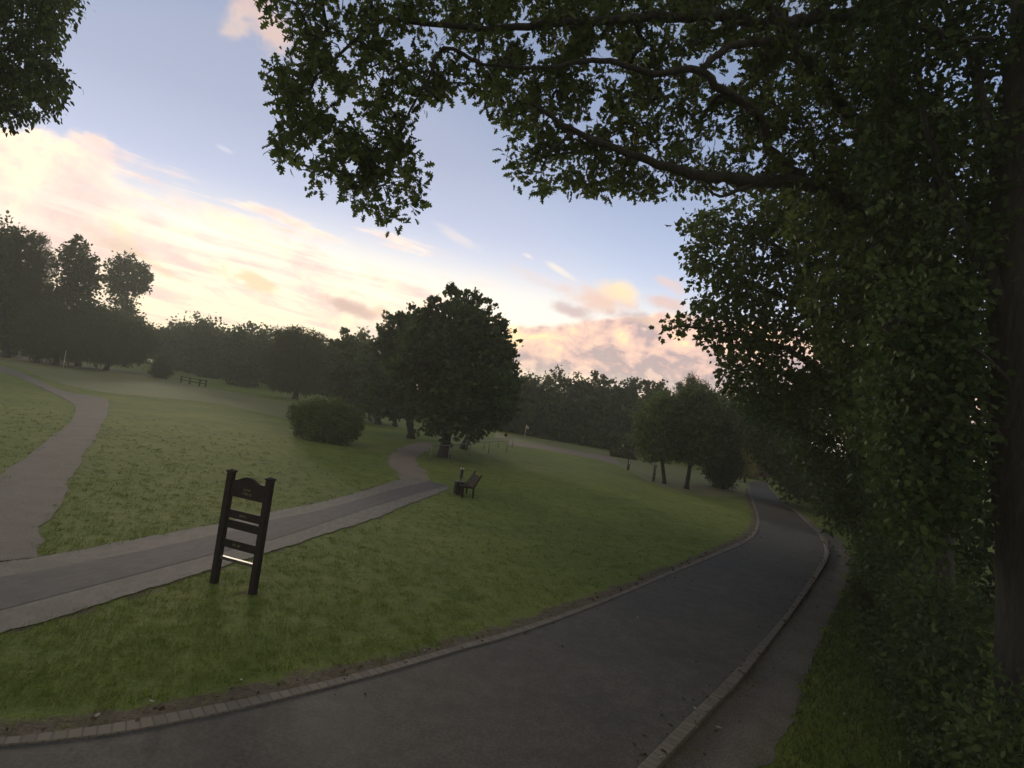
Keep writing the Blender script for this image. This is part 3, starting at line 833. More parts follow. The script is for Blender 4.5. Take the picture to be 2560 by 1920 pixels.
near_tree('broad_trunk_tree', 'tree with the thick furrowed dark trunk at the right edge of the photo', 'tree', rb, limbs, cl, 0.10, LOBE, 'dark_leaf', per=26, spread=.34)

# next trees along the verge, each farther away
def verge_tree(label, base, dep, poly, n, limbs_px, leaf, spread, mat, per, dv, tr=.25, tmpl=OVAL):
    b = at(base[0], base[1], dep); b[2] = float(height(b[0], b[1]))
    L = []
    for k, (pts, r0, r1) in enumerate(limbs_px):
        p3 = T_(*pts)
        if k == 0: p3 = [b - np.array([0, 0, .2])] + p3
        L.append((p3, r0, r1))
    near_tree('verge_tree', label, 'tree', b, L, px_clusters(poly, n, dep, dv), leaf, tmpl, mat, per=per, spread=spread, group='trees along the right verge')


verge_tree('leafy tree whose ragged lower boughs reach left over the road below the oak limb', (2290, 1420), 15.0,
           sc([(1600, 430), (1530, 450), (1475, 488), (1490, 520), (1475, 548), (1500, 580), (1495, 610), (1510, 640), (1432, 692), (1440, 712), (1505, 705), (1548, 780), (1580, 840), (1660, 860), (1760, 900), (1900, 950), (2000, 800), (2000, 430), (1800, 400)]),
           1000, [([(2240, 1000, 15.0), (2130, 700, 15.2), (2080, 350, 15.6)], .3, .12), ([(2130, 900, 15), (1990, 760, 14.6), (1850, 700, 14.2), (1740, 640, 14)], .12, .02),
                  ([(2120, 980, 15), (1980, 880, 14.7), (1800, 830, 14.3), (1700, 815, 14)], .1, .02), ([(2100, 700, 15.2), (1950, 620, 14.8), (1800, 560, 14.2)], .09, .02)],
           0.13, .36, 'oak_leaf', 20, 1.7, tmpl=LOBE)
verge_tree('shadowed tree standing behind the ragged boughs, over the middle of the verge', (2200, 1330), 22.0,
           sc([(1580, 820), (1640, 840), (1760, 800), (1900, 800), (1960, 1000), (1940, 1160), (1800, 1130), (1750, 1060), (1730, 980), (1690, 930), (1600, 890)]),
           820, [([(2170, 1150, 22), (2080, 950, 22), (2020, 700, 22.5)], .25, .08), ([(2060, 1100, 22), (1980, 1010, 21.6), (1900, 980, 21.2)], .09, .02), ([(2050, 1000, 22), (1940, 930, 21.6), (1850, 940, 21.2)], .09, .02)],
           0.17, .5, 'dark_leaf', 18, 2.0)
verge_tree('distant tree leaning over the road end with sky glints through its crown', (2060, 1262), 38.0,
           sc([(1590, 870), (1650, 860), (1700, 900), (1740, 960), (1760, 1040), (1740, 1080), (1700, 1060), (1670, 1020), (1640, 985), (1610, 960), (1590, 930)]),
           420, [([(2030, 1150, 38), (1975, 1050, 38), (1930, 960, 38)], .22, .06), ([(1975, 1100, 38), (1900, 1060, 37)], .08, .02)],
           0.24, .75, 'far_leaf', 14, 2.5)
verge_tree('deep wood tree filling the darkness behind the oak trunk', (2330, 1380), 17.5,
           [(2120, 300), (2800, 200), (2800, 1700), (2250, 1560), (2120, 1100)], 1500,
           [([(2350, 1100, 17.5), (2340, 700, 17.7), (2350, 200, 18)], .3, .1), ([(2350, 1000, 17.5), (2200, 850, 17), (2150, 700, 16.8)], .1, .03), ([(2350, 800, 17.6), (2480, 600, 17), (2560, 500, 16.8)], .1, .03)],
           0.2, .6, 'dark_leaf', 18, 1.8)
tree('tree', 'grey green tree closing the view at the end of the road', 'tree', (1945, 1200), [(1880, 1060, 40), (1930, 1020, 50), (1975, 1060, 55), (1890, 1110, 45), (1940, 1120, 60), (1990, 1130, 50), (1925, 1160, 40)], 0.34, LOBE, 3.0, 'pale_leaf', .25, dz=6)
tree('tree', 'dark low tree behind the yellow green willow at the road end', 'tree', (1870, 1192), [(1830, 1040, 40), (1800, 1010, 40), (1850, 1090, 40), (1875, 1140, 35)], 0.34, LOBE, 3.0, 'dark_leaf', .2, dz=8)

# shrubs of the hedge at the foot of the right hand trees
HG = 'shrubs of the hedge along the verge'
def shrub(label, base, blobs, leaf, tmpl, mat, cover=3.2, dz=0.0, droop=.3, clump=.22):
    tree('hedge_shrub', label, 'shrub', base, blobs, leaf, tmpl, cover, mat, .05, group=HG, clump=clump, droop=droop, depthvar=.8, dz=dz)


def hedge(labels):
    foot = pxline([(1962, 1228), (2008, 1254), (2058, 1285), (2122, 1330), (2138, 1385), (2122, 1452), (2132, 1515), (2142, 1590), (2160, 1690), (2182, 1790), (2205, 1900), (2240, 2060)], 200)
    seg = np.linalg.norm(np.diff(foot, axis=0), axis=1); cum = np.concatenate([[0], np.cumsum(seg)])
    n = len(labels)
    L = cum[-1]
    cuts = [0.0]
    dist0 = np.hypot(foot[:, 0], foot[:, 1])
    # longer shrubs far away, shorter ones near
    wts = np.linspace(1.9, .75, n); wts = wts / wts.sum() * L
    ends = np.concatenate([[0], np.cumsum(wts)])
    for i, (lb, mt, lf, tm, hgt) in enumerate(labels):
        s0, s1 = ends[i], ends[i + 1]
        k0, k1 = np.searchsorted(cum, s0), min(np.searchsorted(cum, s1), len(foot) - 1)
        p0, p1 = foot[k0], foot[k1]
        t = (p1 - p0) / (np.linalg.norm(p1 - p0) + 1e-9)
        nrm = np.array([-t[1], t[0]])
        if nrm[0] < 0: nrm = -nrm
        mid = (p0 + p1) / 2 + nrm * .9
        base = np.array([mid[0], mid[1], float(height(*mid))])
        root = thing('hedge_shrub', lb, 'shrub', base, HG)
        half = np.linalg.norm(p1 - p0) / 2
        B = []
        z = .35
        while z < hgt:
            for u in np.linspace(-1, 1, max(3, int(half * 2 / .8))):
                r = RNG.uniform(.42, .7) * (1.0 if z > .6 else .75)
                set_back = r * .75 + .25 * abs(math.sin(z * 2.1 + i)) + .10 * z + RNG.uniform(0, .25)
                q = (p0 + p1) / 2 + t * half * u * 1.05 + nrm * set_back
                B.append((np.array([q[0], q[1], base[2] + z + RNG.uniform(-.15, .15)]), r))
            z += .62
        tr = Acc()
        for k in range(7):
            u = RNG.uniform(-.9, .9)
            q = np.array([mid[0] + t[0] * half * u, mid[1] + t[1] * half * u, base[2] - .1])
            e = B[RNG.integers(0, len(B))][0]
            e = np.array([e[0] * .4 + q[0] * .6, e[1] * .4 + q[1] * .6, base[2] + hgt * RNG.uniform(.5, .95)])
            tr.tube(catmull([base + np.array([0, 0, -.1]), q * .5 + base * .5 + np.array([0, 0, .25]), q * .4 + e * .6, e], 8), np.linspace(.05, .012, 8), 6)
        tr.build('trunk', M['bark'], root, True)
        cr = Acc(); crown_leaves(cr, B, lf, tm, 2.0, .3, .25, 2.2, 12)
        cr.build('crown', M[mt], root)


hedge([('far end of the hedge where its leaves meet the bright grass strip', 'hedge_leaf', .15, OVAL, 2.2),
       ('grey ivy clad hedge shrub with small pale leaves beyond the kerb bend', 'hedge_leaf', .13, OVAL, 3.0),
       ('tall hedge shrub opposite the inside of the kerb bend', 'bush_leaf', .13, LOBE, 4.0),
       ('dark hedge shrub just short of the kerb bend', 'dark_leaf', .125, LOBE, 4.4),
       ('mixed hedge shrub in front of the oak trunk', 'bush_leaf', .12, OVAL, 4.6),
       ('hedge shrub with yellowish leaves left of the thick right edge trunk', 'hedge_leaf', .115, LOBE, 4.4),
       ('low dark shrub nearest the camera at the foot of the thick right edge trunk', 'bush_leaf', .105, OVAL, 2.0),
       ('ivy shrub spilling out of the bottom right corner of the photo', 'dark_leaf', .10, OVAL, 1.5)])
shrub('small nettle like plant with pale leaves sticking out of the hedge over the verge grass', (2185, 1590), [(2150, 1480, 20), (2165, 1520, 26), (2175, 1555, 28), (2195, 1490, 30), (2135, 1462, 12)], 0.10, OVAL, 'pale_leaf', 2.4)

# rough grass under the hedge
def rough():
    a = Acc()
    Q = np.concatenate([verge_R, np.array([G(*p)[:2] for p in [(2200, 1440), (2260, 1600), (2350, 1800), (2450, 1990), (2500, 2300)]])])
    n = 26000
    lo, hi = Q.min(0), Q.max(0)
    x = RNG.uniform(lo[0], hi[0], n * 4); y = RNG.uniform(4, min(hi[1], 26), n * 4)
    k = inpoly(x, y, Q)
    x, y = x[k][:n], y[k][:n]
    N = len(x)
    h = RNG.uniform(.04, .15, N); w = .004 + .0006 * y
    th = RNG.uniform(0, 6.28, N); la = RNG.uniform(0, 6.28, N); z = height(x, y) - .005
    ln = h * RNG.uniform(.2, 1.0, N)
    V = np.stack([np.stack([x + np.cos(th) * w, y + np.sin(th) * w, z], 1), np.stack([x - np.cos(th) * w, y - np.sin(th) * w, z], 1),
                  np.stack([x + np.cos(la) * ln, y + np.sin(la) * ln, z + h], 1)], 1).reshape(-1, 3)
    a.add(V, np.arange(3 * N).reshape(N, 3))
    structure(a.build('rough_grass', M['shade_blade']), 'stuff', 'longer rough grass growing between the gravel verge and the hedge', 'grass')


rough()

# drooping tree over the top left corner
lb = at(-420, 1330, 13.0); lb[2] = float(height(lb[0], lb[1]))
poly = [(-330, -80), (215, -80), (200, 25), (172, 62), (142, 78), (130, 118), (122, 148), (150, 152), (172, 190), (172, 212), (146, 228), (150, 268), (130, 285), (108, 282), (88, 300), (60, 292), (45, 310), (30, 314), (12, 292), (-60, 300), (-200, 330), (-330, 300)]
limbs = [([lb - np.array([0, 0, .2])] + T_((-390, 900, 13), (-350, 400, 13), (-300, -100, 13.2), (-280, -500, 13.5)), .3, .15),
         (T_((-340, 300, 13), (-200, 60, 12.8), (-60, -40, 12.6), (120, -80, 12.4)), .1, .03), (T_((-345, 350, 13), (-180, 200, 12.8), (-40, 180, 12.6), (80, 190, 12.5)), .08, .012),
         (T_((-200, 60, 12.8), (-80, 60, 12.6), (60, 50, 12.5), (130, 30, 12.4)), .05, .012)]
near_tree('overhanging_tree', 'leafy tree hanging into the top left corner against the sky', 'tree', lb, limbs, px_clusters(poly, 900, 12.6, 1.2), 0.10, OVAL, 'dark_leaf', per=22, spread=.27, droop=.9)

# ------------------------------------------------------------------ tee board in the foreground
def rotz(a): return np.array([[math.cos(a), -math.sin(a), 0], [math.sin(a), math.cos(a), 0], [0, 0, 1]])


def tee_board():
    bl, br = G(535, 1457), G(631, 1485)
    c = (bl + br) / 2
    c[2] = min(bl[2], br[2])
    ang = math.atan2(br[1] - bl[1], br[0] - bl[0])
    W = np.linalg.norm((br - bl)[:2]); hw = W / 2
    root = thing('tee_board', 'dark wooden golf tee board on two square posts beside the paved path', 'sign', c)
    Rm = rotz(ang)
    P = lambda x, y, z: c + Rm @ np.array([x, y, z])
    pw = .115
    H = 1.99
    for s in (-1, 1):
        a = Acc(); a.box(P(s * hw, 0, H / 2 - .1), (pw, pw, H + .2), Rm, .008)
        post = a.build('post', M['dark_wood'], root)
        k = Acc()
        q = pw * .5 + .012
        v = [P(s * hw + x * q, y * q, H) for x, y in ((-1, -1), (1, -1), (1, 1), (-1, 1))] + [P(s * hw + x * q, y * q, H + .022) for x, y in ((-1, -1), (1, -1), (1, 1), (-1, 1))] + [P(s * hw, 0, H + .055)]
        k.add(v, [(0, 1, 5, 4), (1, 2, 6, 5), (2, 3, 7, 6), (3, 0, 4, 7), (3, 2, 1, 0)]); k.f.append(np.array([(4, 5, 8), (5, 6, 8), (6, 7, 8), (7, 4, 8)]))
        cap = k.build('post_cap', M['dark_wood'], None, loc=post.location)
        cap.parent = post
        cap.matrix_parent_inverse = Matrix.Identity(4)
        # keep world position: post sits in root space
        for vv in cap.data.vertices: vv.co = vv.co - root.location
    iw = hw - pw / 2 - .002
    # arched header
    a = Acc(); n = 25; xs = np.linspace(-iw, iw, n)
    u = xs / iw
    top = 1.875 + .085 * (0.5 + 0.5 * np.cos(np.clip((u + .08) / .78, -1, 1) * math.pi))
    yb = .022
    V = []
    for x, z in zip(xs, top):
        V += [P(x, -yb, 1.58), P(x, yb, 1.58), P(x, yb, z), P(x, -yb, z)]
    Fq = []
    for i in range(n - 1):
        for k in range(4):
            Fq.append((i * 4 + k, i * 4 + (k + 1) % 4, i * 4 + 4 + (k + 1) % 4, i * 4 + 4 + k))
    Fq = [q[::-1] for q in Fq] + [(0, 1, 2, 3), tuple(reversed(range((n - 1) * 4, n * 4)))]
    a.add(V, Fq)
    hd = a.build('header_board', M['dark_wood'], root)
    def child(acc, name, mat, parent):
        o = acc.build(name, mat, root)
        o.parent = parent
        for vv in o.data.vertices: vv.co = vv.co - parent.location
        return o
    def letters(z, x0, x1, hgt, parent):
        k = Acc(); x = x0
        while x < x1:
            w = RNG.uniform(.010, .018)
            if RNG.uniform() < .85:
                st = hgt * .22
                kind = RNG.integers(0, 4)
                k.box(P(x, -yb - .0035, z), (st, .003, hgt), Rm)
                if kind != 1: k.box(P(x + w / 2 + st / 2, -yb - .0035, z + hgt * .39), (w, .003, st), Rm)
                if kind in (0, 2): k.box(P(x + w / 2 + st / 2, -yb - .0035, z - hgt * .39), (w, .003, st), Rm)
                if kind in (2, 3): k.box(P(x + w + st, -yb - .0035, z), (st, .003, hgt * .56), Rm)
            x += w + hgt * .55
        child(k, 'lettering', M['gold'], parent)
    letters(1.735, -.08, .07, .034, hd)
    letters(1.665, -.14, .13, .042, hd)
    for z0, z1, tx in ((1.20, 1.345, (-.08, .06, .035)), (1.02, 1.165, None), (.675, .82, (-.13, .02, .04))):
        a = Acc(); a.box(P(0, 0, (z0 + z1) / 2), (iw * 2, .038, z1 - z0), Rm, .006)
        r = a.build('rail_board', M['dark_wood'], root)
        if tx: letters((z0 + z1) / 2, tx[0], tx[1], tx[2], r)
    a = Acc(); a.box(P(0, 0, .48), (iw * 2, .07, .055), Rm, .006); a.build('foot_rail', M['worn_wood'], root)


tee_board()

# ------------------------------------------------------------------ bench, bin, ball washer
def bench():
    c = G(1157, 1238)
    root = thing('bench', 'dark reclined wooden bench seen from its end on the lawn', 'bench', c)
    ang = R(-72)                   # length axis direction
    Rm = rotz(ang)                # local x along the bench, local y towards its back
    Ls = 1.15
    P = lambda x, y, z: c + Rm @ np.array([x - Ls / 2, y, z])
    a = Acc()
    for k in range(4):
        a.box(P(Ls / 2, -.21 + k * .13, .43 + .012 * (k == 0)), (Ls, .11, .035), Rm, .006)
    a.build('seat', M['bench_wood'], root)
    a = Acc()
    tilt = R(-30)
    Rt = Rm @ np.array([[1, 0, 0], [0, math.cos(tilt), -math.sin(tilt)], [0, math.sin(tilt), math.cos(tilt)]])
    for k in range(4):
        zz = .06 + k * .115
        a.box(P(Ls / 2, .24, .46) + Rt @ np.array([0, .0, zz]), (Ls, .035, .11), Rt, .006)
    a.build('backrest', M['bench_wood'], root)
    for x in (.06, Ls - .06):
        a = Acc(); a.box(P(x, -.16, .205), (.07, .07, .41), Rm, .006); a.build('leg', M['bench_wood'], root)
        a = Acc(); a.tube([P(x, .27, 0), P(x, .26, .42), P(x, .52, .95)], [.04, .04, .03], 6); a.build('leg', M['bench_wood'], root)
        a = Acc(); a.box(P(x, .05, .40), (.06, .5, .05), Rm, .005); a.build('seat_support', M['bench_wood'], root)


bench()


def bin_():
    c = G(1144, 1236)
    root = thing('litter_bin', 'dark slatted litter bin in front of the bench end', 'bin', c)
    a = Acc(); n = 12
    Rm = rotz(R(20))
    a.box(c + np.array([0, 0, .26]), (.26, .26, .46), Rm, .012)
    a.build('bin_liner', M['black_plastic'], root)
    a = Acc()
    for s, ax in ((1, 0), (-1, 0), (1, 1), (-1, 1)):
        for k in range(4):
            off = -.12 + k * .08
            v = np.array([s * .145, off, .27]) if ax == 0 else np.array([off, s * .145, .27])
            a.box(c + Rm @ v, (.018, .062, .46) if ax == 0 else (.062, .018, .46), Rm, .004)
    a.build('slats', M['dark_wood'], root)
    a = Acc(); a.box(c + np.array([0, 0, .515]), (.34, .34, .04), Rm, .01); a.build('rim', M['black_plastic'], root)
    a = Acc(); a.box(c + np.array([0, 0, .02]), (.30, .30, .04), Rm, .005); a.build('base', M['black_plastic'], root)


bin_()


def washer():
    c = G(1147, 1231)
    root = thing('ball_washer', 'slim dark ball washer post with two white caps behind the bin', 'ball washer', c)
    a = Acc(); a.tube([c, c + np.array([0, 0, 1.0])], .028, 10); a.build('post', M['black_plastic'], root, True)
    a = Acc(); a.box(c + np.array([0, 0, .78]), (.11, .11, .34), rotz(.4), .015); a.build('washer_body', M['black_plastic'], root)
    for s in (-1, 1):
        a = Acc(); q = c + np.array([s * .045, 0, .95]); a.tube([q, q + np.array([0, 0, .035]), q + np.array([0, 0, .06])], [.022, .028, .012], 10); a.build('cap', M['white_paint'], root, True)


washer()

# marker signs on the lower fairway, seen nearly edge on
def marker(base, h, label, ang):
    c = G(*base)
    root = thing('marker_sign', label, 'sign', c, 'dark post signs by the lower fairway')
    Rm = rotz(ang)
    for s in (-1, 1):
        a = Acc(); a.box(c + Rm @ np.array([s * .26, 0, h / 2 - .05]), (.09, .09, h + .1), Rm, .008); a.build('post', M['black_plastic'], root)
    a = Acc(); a.box(c + np.array([0, 0, h * .72]), (.42, .03, h * .42), Rm, .005); a.build('panel', M['white_paint'], root)
    a = Acc(); a.box(c + np.array([0, 0, h * .3]), (.42, .03, h * .12), Rm, .005); a.build('rail', M['black_plastic'], root)


marker((1570, 1175), .85, 'short dark two post sign with a white panel, farther of the pair', R(68))
marker((1633, 1204), 1.12, 'taller dark two post sign with a white panel near the small round trees', R(68))

# handrails by the ramp
def handrail(name, label, pts, h, posts):
    P3 = [G(*p) for p in pts]
    c = P3[0]
    root = thing(name, label, 'handrail', c, 'metal handrails beside the ramp')
    a = Acc(); top = [p + np.array([0, 0, h]) for p in P3]
    a.tube(top if len(top) < 3 else catmull(top, len(top) * 4), .03, 8); a.build('rail', M['grey_metal'], root, True)
    for p in P3:
        a = Acc(); a.tube([p - np.array([0, 0, .05]), p + np.array([0, 0, h])], .03, 8); a.build('post', M['grey_metal'], root, True)


handrail('handrail', 'nearer long metal handrail right of the central tree trunk', [(1074, 1154), (1120, 1150), (1172, 1142), (1220, 1135), (1266, 1130)], .85, 5)
handrail('handrail', 'farther metal handrail behind the nearer one', [(1163, 1128), (1210, 1122), (1245, 1120), (1280, 1119)], .75, 4)

# rail fence far left
def rail_fence():
    pts = [(452, 957), (473, 961), (498, 966), (513, 968)]
    P3 = [G(*p) for p in pts]
    root = thing('rail_fence', 'short dark wooden rail fence alone on the far meadow', 'fence', P3[0])
    for p in P3[:]:
        a = Acc(); a.box(p + np.array([0, 0, .42]), (.14, .14, 1.0), None, .01); a.build('post', M['dark_wood'], root)
    for z in (.42, .78):
        a = Acc(); d = P3[-1] - P3[0]
        q0 = P3[0] - d * .02; q1 = P3[-1] + d * .06
        a.tube([q0 + np.array([0, -.09, z]), q1 + np.array([0, -.09, z])], .055, 6); a.build('rail', M['dark_wood'], root)


rail_fence()


def flag(base, h, label, cloth=True, ht=.35, rad=.035):
    c = G(*base)
    root = thing('flagstick', label, 'flagstick', c)
    a = Acc(); a.tube([c, c + np.array([0, 0, h])], .026, 8); a.build('pole', M['pale_pole'], root, True)
    if not cloth: return
    a = Acc(); n = 7
    V = []
    for i in range(n):
        x = .5 * i / (n - 1); y = .05 * math.sin(i * 1.1)
        for z, dy in ((h - .02, .006), (h - ht + .1 * x, .006), (h - ht + .1 * x, -.006), (h - .02, -.006)):
            V.append(c + np.array([x * .55 + .03, y + dy, z - .35 * x]))
    f = []
    for i in range(n - 1):
        for k in range(4): f.append((i * 4 + k, i * 4 + (k + 1) % 4, i * 4 + 4 + (k + 1) % 4, i * 4 + 4 + k))
    f += [(0, 1, 2, 3), (n * 4 - 1, n * 4 - 2, n * 4 - 3, n * 4 - 4)]
    a.add(V, f); a.build('flag', M['flag_cloth'], root)


flag((158, 920), 2.1, 'pale bare pole standing alone in front of the left willows', False)
flag((1311, 1096), 1.5, 'small pale flagstick on the green beyond the brown path')

# mast on the skyline
def mast():
    c = at(651, 1000, 150); c[2] = float(height(c[0], c[1]))
    topz = at(652, 812, 150)[2]
    root = thing('lattice_mast', 'thin lattice mast poking above the far wood', 'mast', c)
    h = topz - c[2]
    L = lambda s, k: c + np.array([math.cos(s) * (1 - k) * .9, math.sin(s) * (1 - k) * .9, h * k])
    for s in (0, 2.1, 4.2):
        a = Acc(); a.tube([L(s, 0), L(s, 1)], .07, 5); a.build('leg', M['grey_metal'], root)
    a = Acc()
    for i in range(10):
        for s in (0, 2.1, 4.2):
            a.tube([L(s, i / 10), L(s + 2.1, (i + 1) / 10)], .03, 4)
    a.build('lattice', M['grey_metal'], root)


mast()

# scraps and fallen leaves
for px, py, s, lb in ((248, 1790, .05, 'pale leaf lying on grass by the left kerb'), (372, 1757, .045, 'small pale leaf on the bare soil right of the paler one'), (1592, 1548, .05, 'fallen leaf lying near the middle of the road'),
                      (1736, 1778, .05, 'fallen leaf on the road beside the right kerb'), (1787, 1822, .06, 'pale leaf on the gravel right of the right kerb'), (2108, 1786, .05, 'pale leaf on the grass below the hedge'),
                      (600, 1708, .04, 'small fallen leaf on the soil above the left kerb')):
    p = G(px, py); a = Acc()
    n0 = OVAL * np.array([s * 1.6, s * 1.6, s * .8]); an = RNG.uniform(0, 6)
    v = n0 @ rotz(an).T + p + np.array([0, 0, .035]); v2 = v - np.array([0, 0, .003])
    k = len(v)
    a.add(np.concatenate([v, v2]), [(i, (i + 1) % k, k + (i + 1) % k, k + i) for i in range(k)])
    a.f.append(np.array([list(range(k))])); a.f.append(np.array([list(range(2 * k - 1, k - 1, -1))]))
    tag(a.build('fallen_leaf', M['scrap'], None, loc=p), lb, 'leaf', 'pale fallen leaves')

# dead leaves and twigs gathered along the kerbs
def litter():
    P = []
    for L, w, n in ((KL[:200], .28, 420), (KRn, .55, 420), (RR[:170], .5, 120), (RL[:200], .6, 110)):
        k = RNG.integers(0, len(L), n)
        q = L[k] + RNG.normal(0, w, (n, 2)) * np.array([1, 1]) * RNG.uniform(0, 1, (n, 1))
        P.append(q)
    q = np.concatenate(P); r = np.hypot(q[:, 0], q[:, 1]); q = q[(r > 4) & (r < 30)]
    onr = inpoly(q[:, 0], q[:, 1], polys['road'])
    kd = np.minimum(dist_to(q, (KL + RL) / 2), dist_to(q, (RR + KR) / 2))
    z = height(q[:, 0], q[:, 1]) + np.where(kd < .2, .098, np.where(onr, .018, .03))
    a = Acc(); n = len(q)
    d = RNG.normal(size=(n, 3)); d[:, 2] *= .08
    leaves(a, np.concatenate([q, z[:, None]], 1), .05, OVAL * np.array([1.4, 1, .6]), d / np.linalg.norm(d, axis=1, keepdims=True) * 3, 0.0)
    structure(a.build('leaf_litter', M['litter']), 'stuff', 'scattered brown dead leaves gathered along the road kerbs', 'litter')


litter()

# ------------------------------------------------------------------ haze
a = Acc(); a.box((0, 100, 10.2), (520, 340, 23.0))
hz = a.build('haze', M['scrap'])
hz.data.materials.clear()
hm = bpy.data.materials.new('haze_air'); hm.use_nodes = True
hm.node_tree.nodes.clear()
ho = hm.node_tree.nodes.new('ShaderNodeOutputMaterial'); hv = hm.node_tree.nodes.new('ShaderNodeVolumePrincipled')
hv.inputs['Color'].default_value = (.86, .91, .84, 1); hv.inputs['Density'].default_value = 0.00105
hv.inputs['Anisotropy'].default_value = 0.2
hm.node_tree.links.new(hv.outputs[0], ho.inputs['Volume'])
hz.data.materials.append(hm)
structure(hz, 'stuff', 'thin evening haze hanging over the meadow and woods', 'haze')

# ------------------------------------------------------------------ sky and light
SUN_AZ, SUN_EL = azel(620, 800)[0], R(6.0)
w = bpy.data.worlds.new('World'); scene.world = w; w.use_nodes = True
wt = NT(w.node_tree); w.node_tree.nodes.clear()
out = wt.n('ShaderNodeOutputWorld'); bg = wt.n('ShaderNodeBackground')
STR = 0.1
bg.inputs['Strength'].default_value = STR
sky = wt.n('ShaderNodeTexSky', sky_type='NISHITA'); sky.sun_disc = False
sky.sun_elevation = SUN_EL; sky.sun_rotation = SUN_AZ
sky.air_density = 1.0; sky.dust_density = 1.5; sky.ozone_density = 2.0
co = wt.n('ShaderNodeTexCoord').outputs['Generated']
sp = wt.n('ShaderNodeSeparateXYZ'); wt.link(co, sp.inputs[0])
az = wt.m('ARCTAN2', sp.outputs[0], sp.outputs[1]); el = wt.m('ARCSINE', sp.outputs[2])
EXPO = 1.3
def K(c, k=1.0): return tuple(x * k / STR / 2 ** EXPO for x in c)


TH = R(-5)
pu = wt.m('ADD', wt.m('MULTIPLY', az, math.cos(TH)), wt.m('MULTIPLY', el, math.sin(TH)))
pv = wt.m('SUBTRACT', wt.m('MULTIPLY', el, math.cos(TH)), wt.m('MULTIPLY', az, math.sin(TH)))
n_big = wt.noise(wt.vec(wt.m('MULTIPLY', pu, 7), wt.m('MULTIPLY', pv, 14), 0.3), 1.0, 8, 0.58, 0.4)
n_fine = wt.noise(wt.vec(wt.m('MULTIPLY', pu, 16), wt.m('MULTIPLY', pv, 24), 4.1), 1.0, 9, 0.62, 0.3)
n_strk = wt.noise(wt.vec(wt.m('MULTIPLY', pu, 5), wt.m('MULTIPLY', pv, 42), 2.0), 1.0, 8, 0.6, 0.5)
n_puff = wt.noise(wt.vec(wt.m('MULTIPLY', az, 22), wt.m('MULTIPLY', el, 30), 7.0), 1.0, 8, 0.55, 0.2)


def edge(pts):
    """height of a cloud bank's upper edge as a function of azimuth"""
    q = sorted(azel(*p) for p in pts)
    nd = wt.n('ShaderNodeFloatCurve'); c = nd.mapping.curves[0]
    nd.mapping.use_clip = False
    P = [((x + 1) / 2, y) for x, y in q]
    c.points[0].location = P[0]; c.points[1].location = P[-1]
    for x, y in P[1:-1]: c.points.new(x, y)
    for q_ in c.points: q_.handle_type = 'VECTOR'
    nd.mapping.update()
    wt.link(wt.m('MULTIPLY', wt.m('ADD', az, 1.0), 0.5), nd.inputs['Value'])
    return nd.outputs[0]


def off(v, k): return wt.m('MULTIPLY', wt.m('SUBTRACT', v, 0.5), k)


# clear air: physical sky with a thin pale veil of high cloud
veil = wt.ramp(wt.m('MULTIPLY', el, 1.4), [(0.0, K((1.4, 1.2, .95))), (0.16, K((1.1, 1.06, 1.06))), (0.30, K((.60, .68, .94))), (0.50, K((.37, .44, .66))), (0.72, K((.265, .335, .53))), (0.85, K((.27, .31, .42))), (1.0, K((.30, .32, .36)))])
clampn = wt.n('ShaderNodeVectorMath', operation='MINIMUM'); wt.link(sky.outputs[0], clampn.inputs[0]); clampn.inputs[1].default_value = K((1.0, .95, .9))
skyc = clampn.outputs[0]
c = wt.mix(0.84, skyc, veil)
# unseen broken cloud overhead and behind, added to warm the light on the ground
bk = wt.m('MULTIPLY', wt.smooth(wt.m('ADD', wt.m('MULTIPLY', sp.outputs[1], -1.0), wt.m('MULTIPLY', sp.outputs[2], 0.6)), 0.25, 0.65), wt.smooth(wt.noise(co, 2.2, 6, .6), .3, .5))
c = wt.mix(wt.m('MULTIPLY', bk, 0.9), c, K((.62, .53, .44)))
# warm light low down around the sun's bearing
daz = wt.m('SUBTRACT', az, SUN_AZ)
glow = wt.m('MULTIPLY', wt.smooth(wt.m('ABSOLUTE', daz), 0.95, 0.0), wt.smooth(el, 0.28, 0.02))
c = wt.mix(wt.m('MULTIPLY', glow, 0.9), c, K((1.95, 1.65, .95)))

# left bank
e1 = edge([(-700, 150), (-100, 285), (0, 296), (110, 310), (215, 316), (268, 340), (300, 395), (400, 428), (500, 470), (600, 478), (700, 500), (820, 560), (920, 598), (1050, 632), (1180, 672), (1290, 735)])
soft = wt.smooth(az, azel(120, 400)[0], azel(560, 500)[0], 0.0, 1.0)
puffy = wt.m('ADD', wt.m('MULTIPLY', off(n_puff, 0.075), wt.m('SUBTRACT', 1.0, wt.m('MULTIPLY', soft, .5))), off(n_fine, .035))
s1 = wt.m('SUBTRACT', wt.m('ADD', wt.m('ADD', e1, puffy), wt.m('MULTIPLY', off(n_strk, 0.34), soft)), el)
m1 = wt.smooth(s1, 0.0, wt.m('ADD', 0.018, wt.m('MULTIPLY', soft, 0.06)))
body = wt.m('ADD', 0.46, wt.m('MULTIPLY', wt.smooth(n_strk, 0.38, 0.6), 0.48))
body = wt.m('MAXIMUM', body, wt.m('MULTIPLY', wt.m('SUBTRACT', 1.0, soft), wt.smooth(s1, 0.16, 0.05, 0.0, .97)))
m1 = wt.m('MULTIPLY', m1, body)
col1 = wt.ramp(wt.m('ADD', wt.m('MULTIPLY', s1, 2.6), wt.m('ADD', off(n_fine, 1.3), off(n_big, .6))), [(0.0, K((1.4, 1.1, .80))), (0.18, K((1.25, .92, .76))), (0.42, K((1.02, .76, .70))), (0.7, K((1.35, 1.1, .76))), (1.0, K((1.9, 1.62, .95)))])
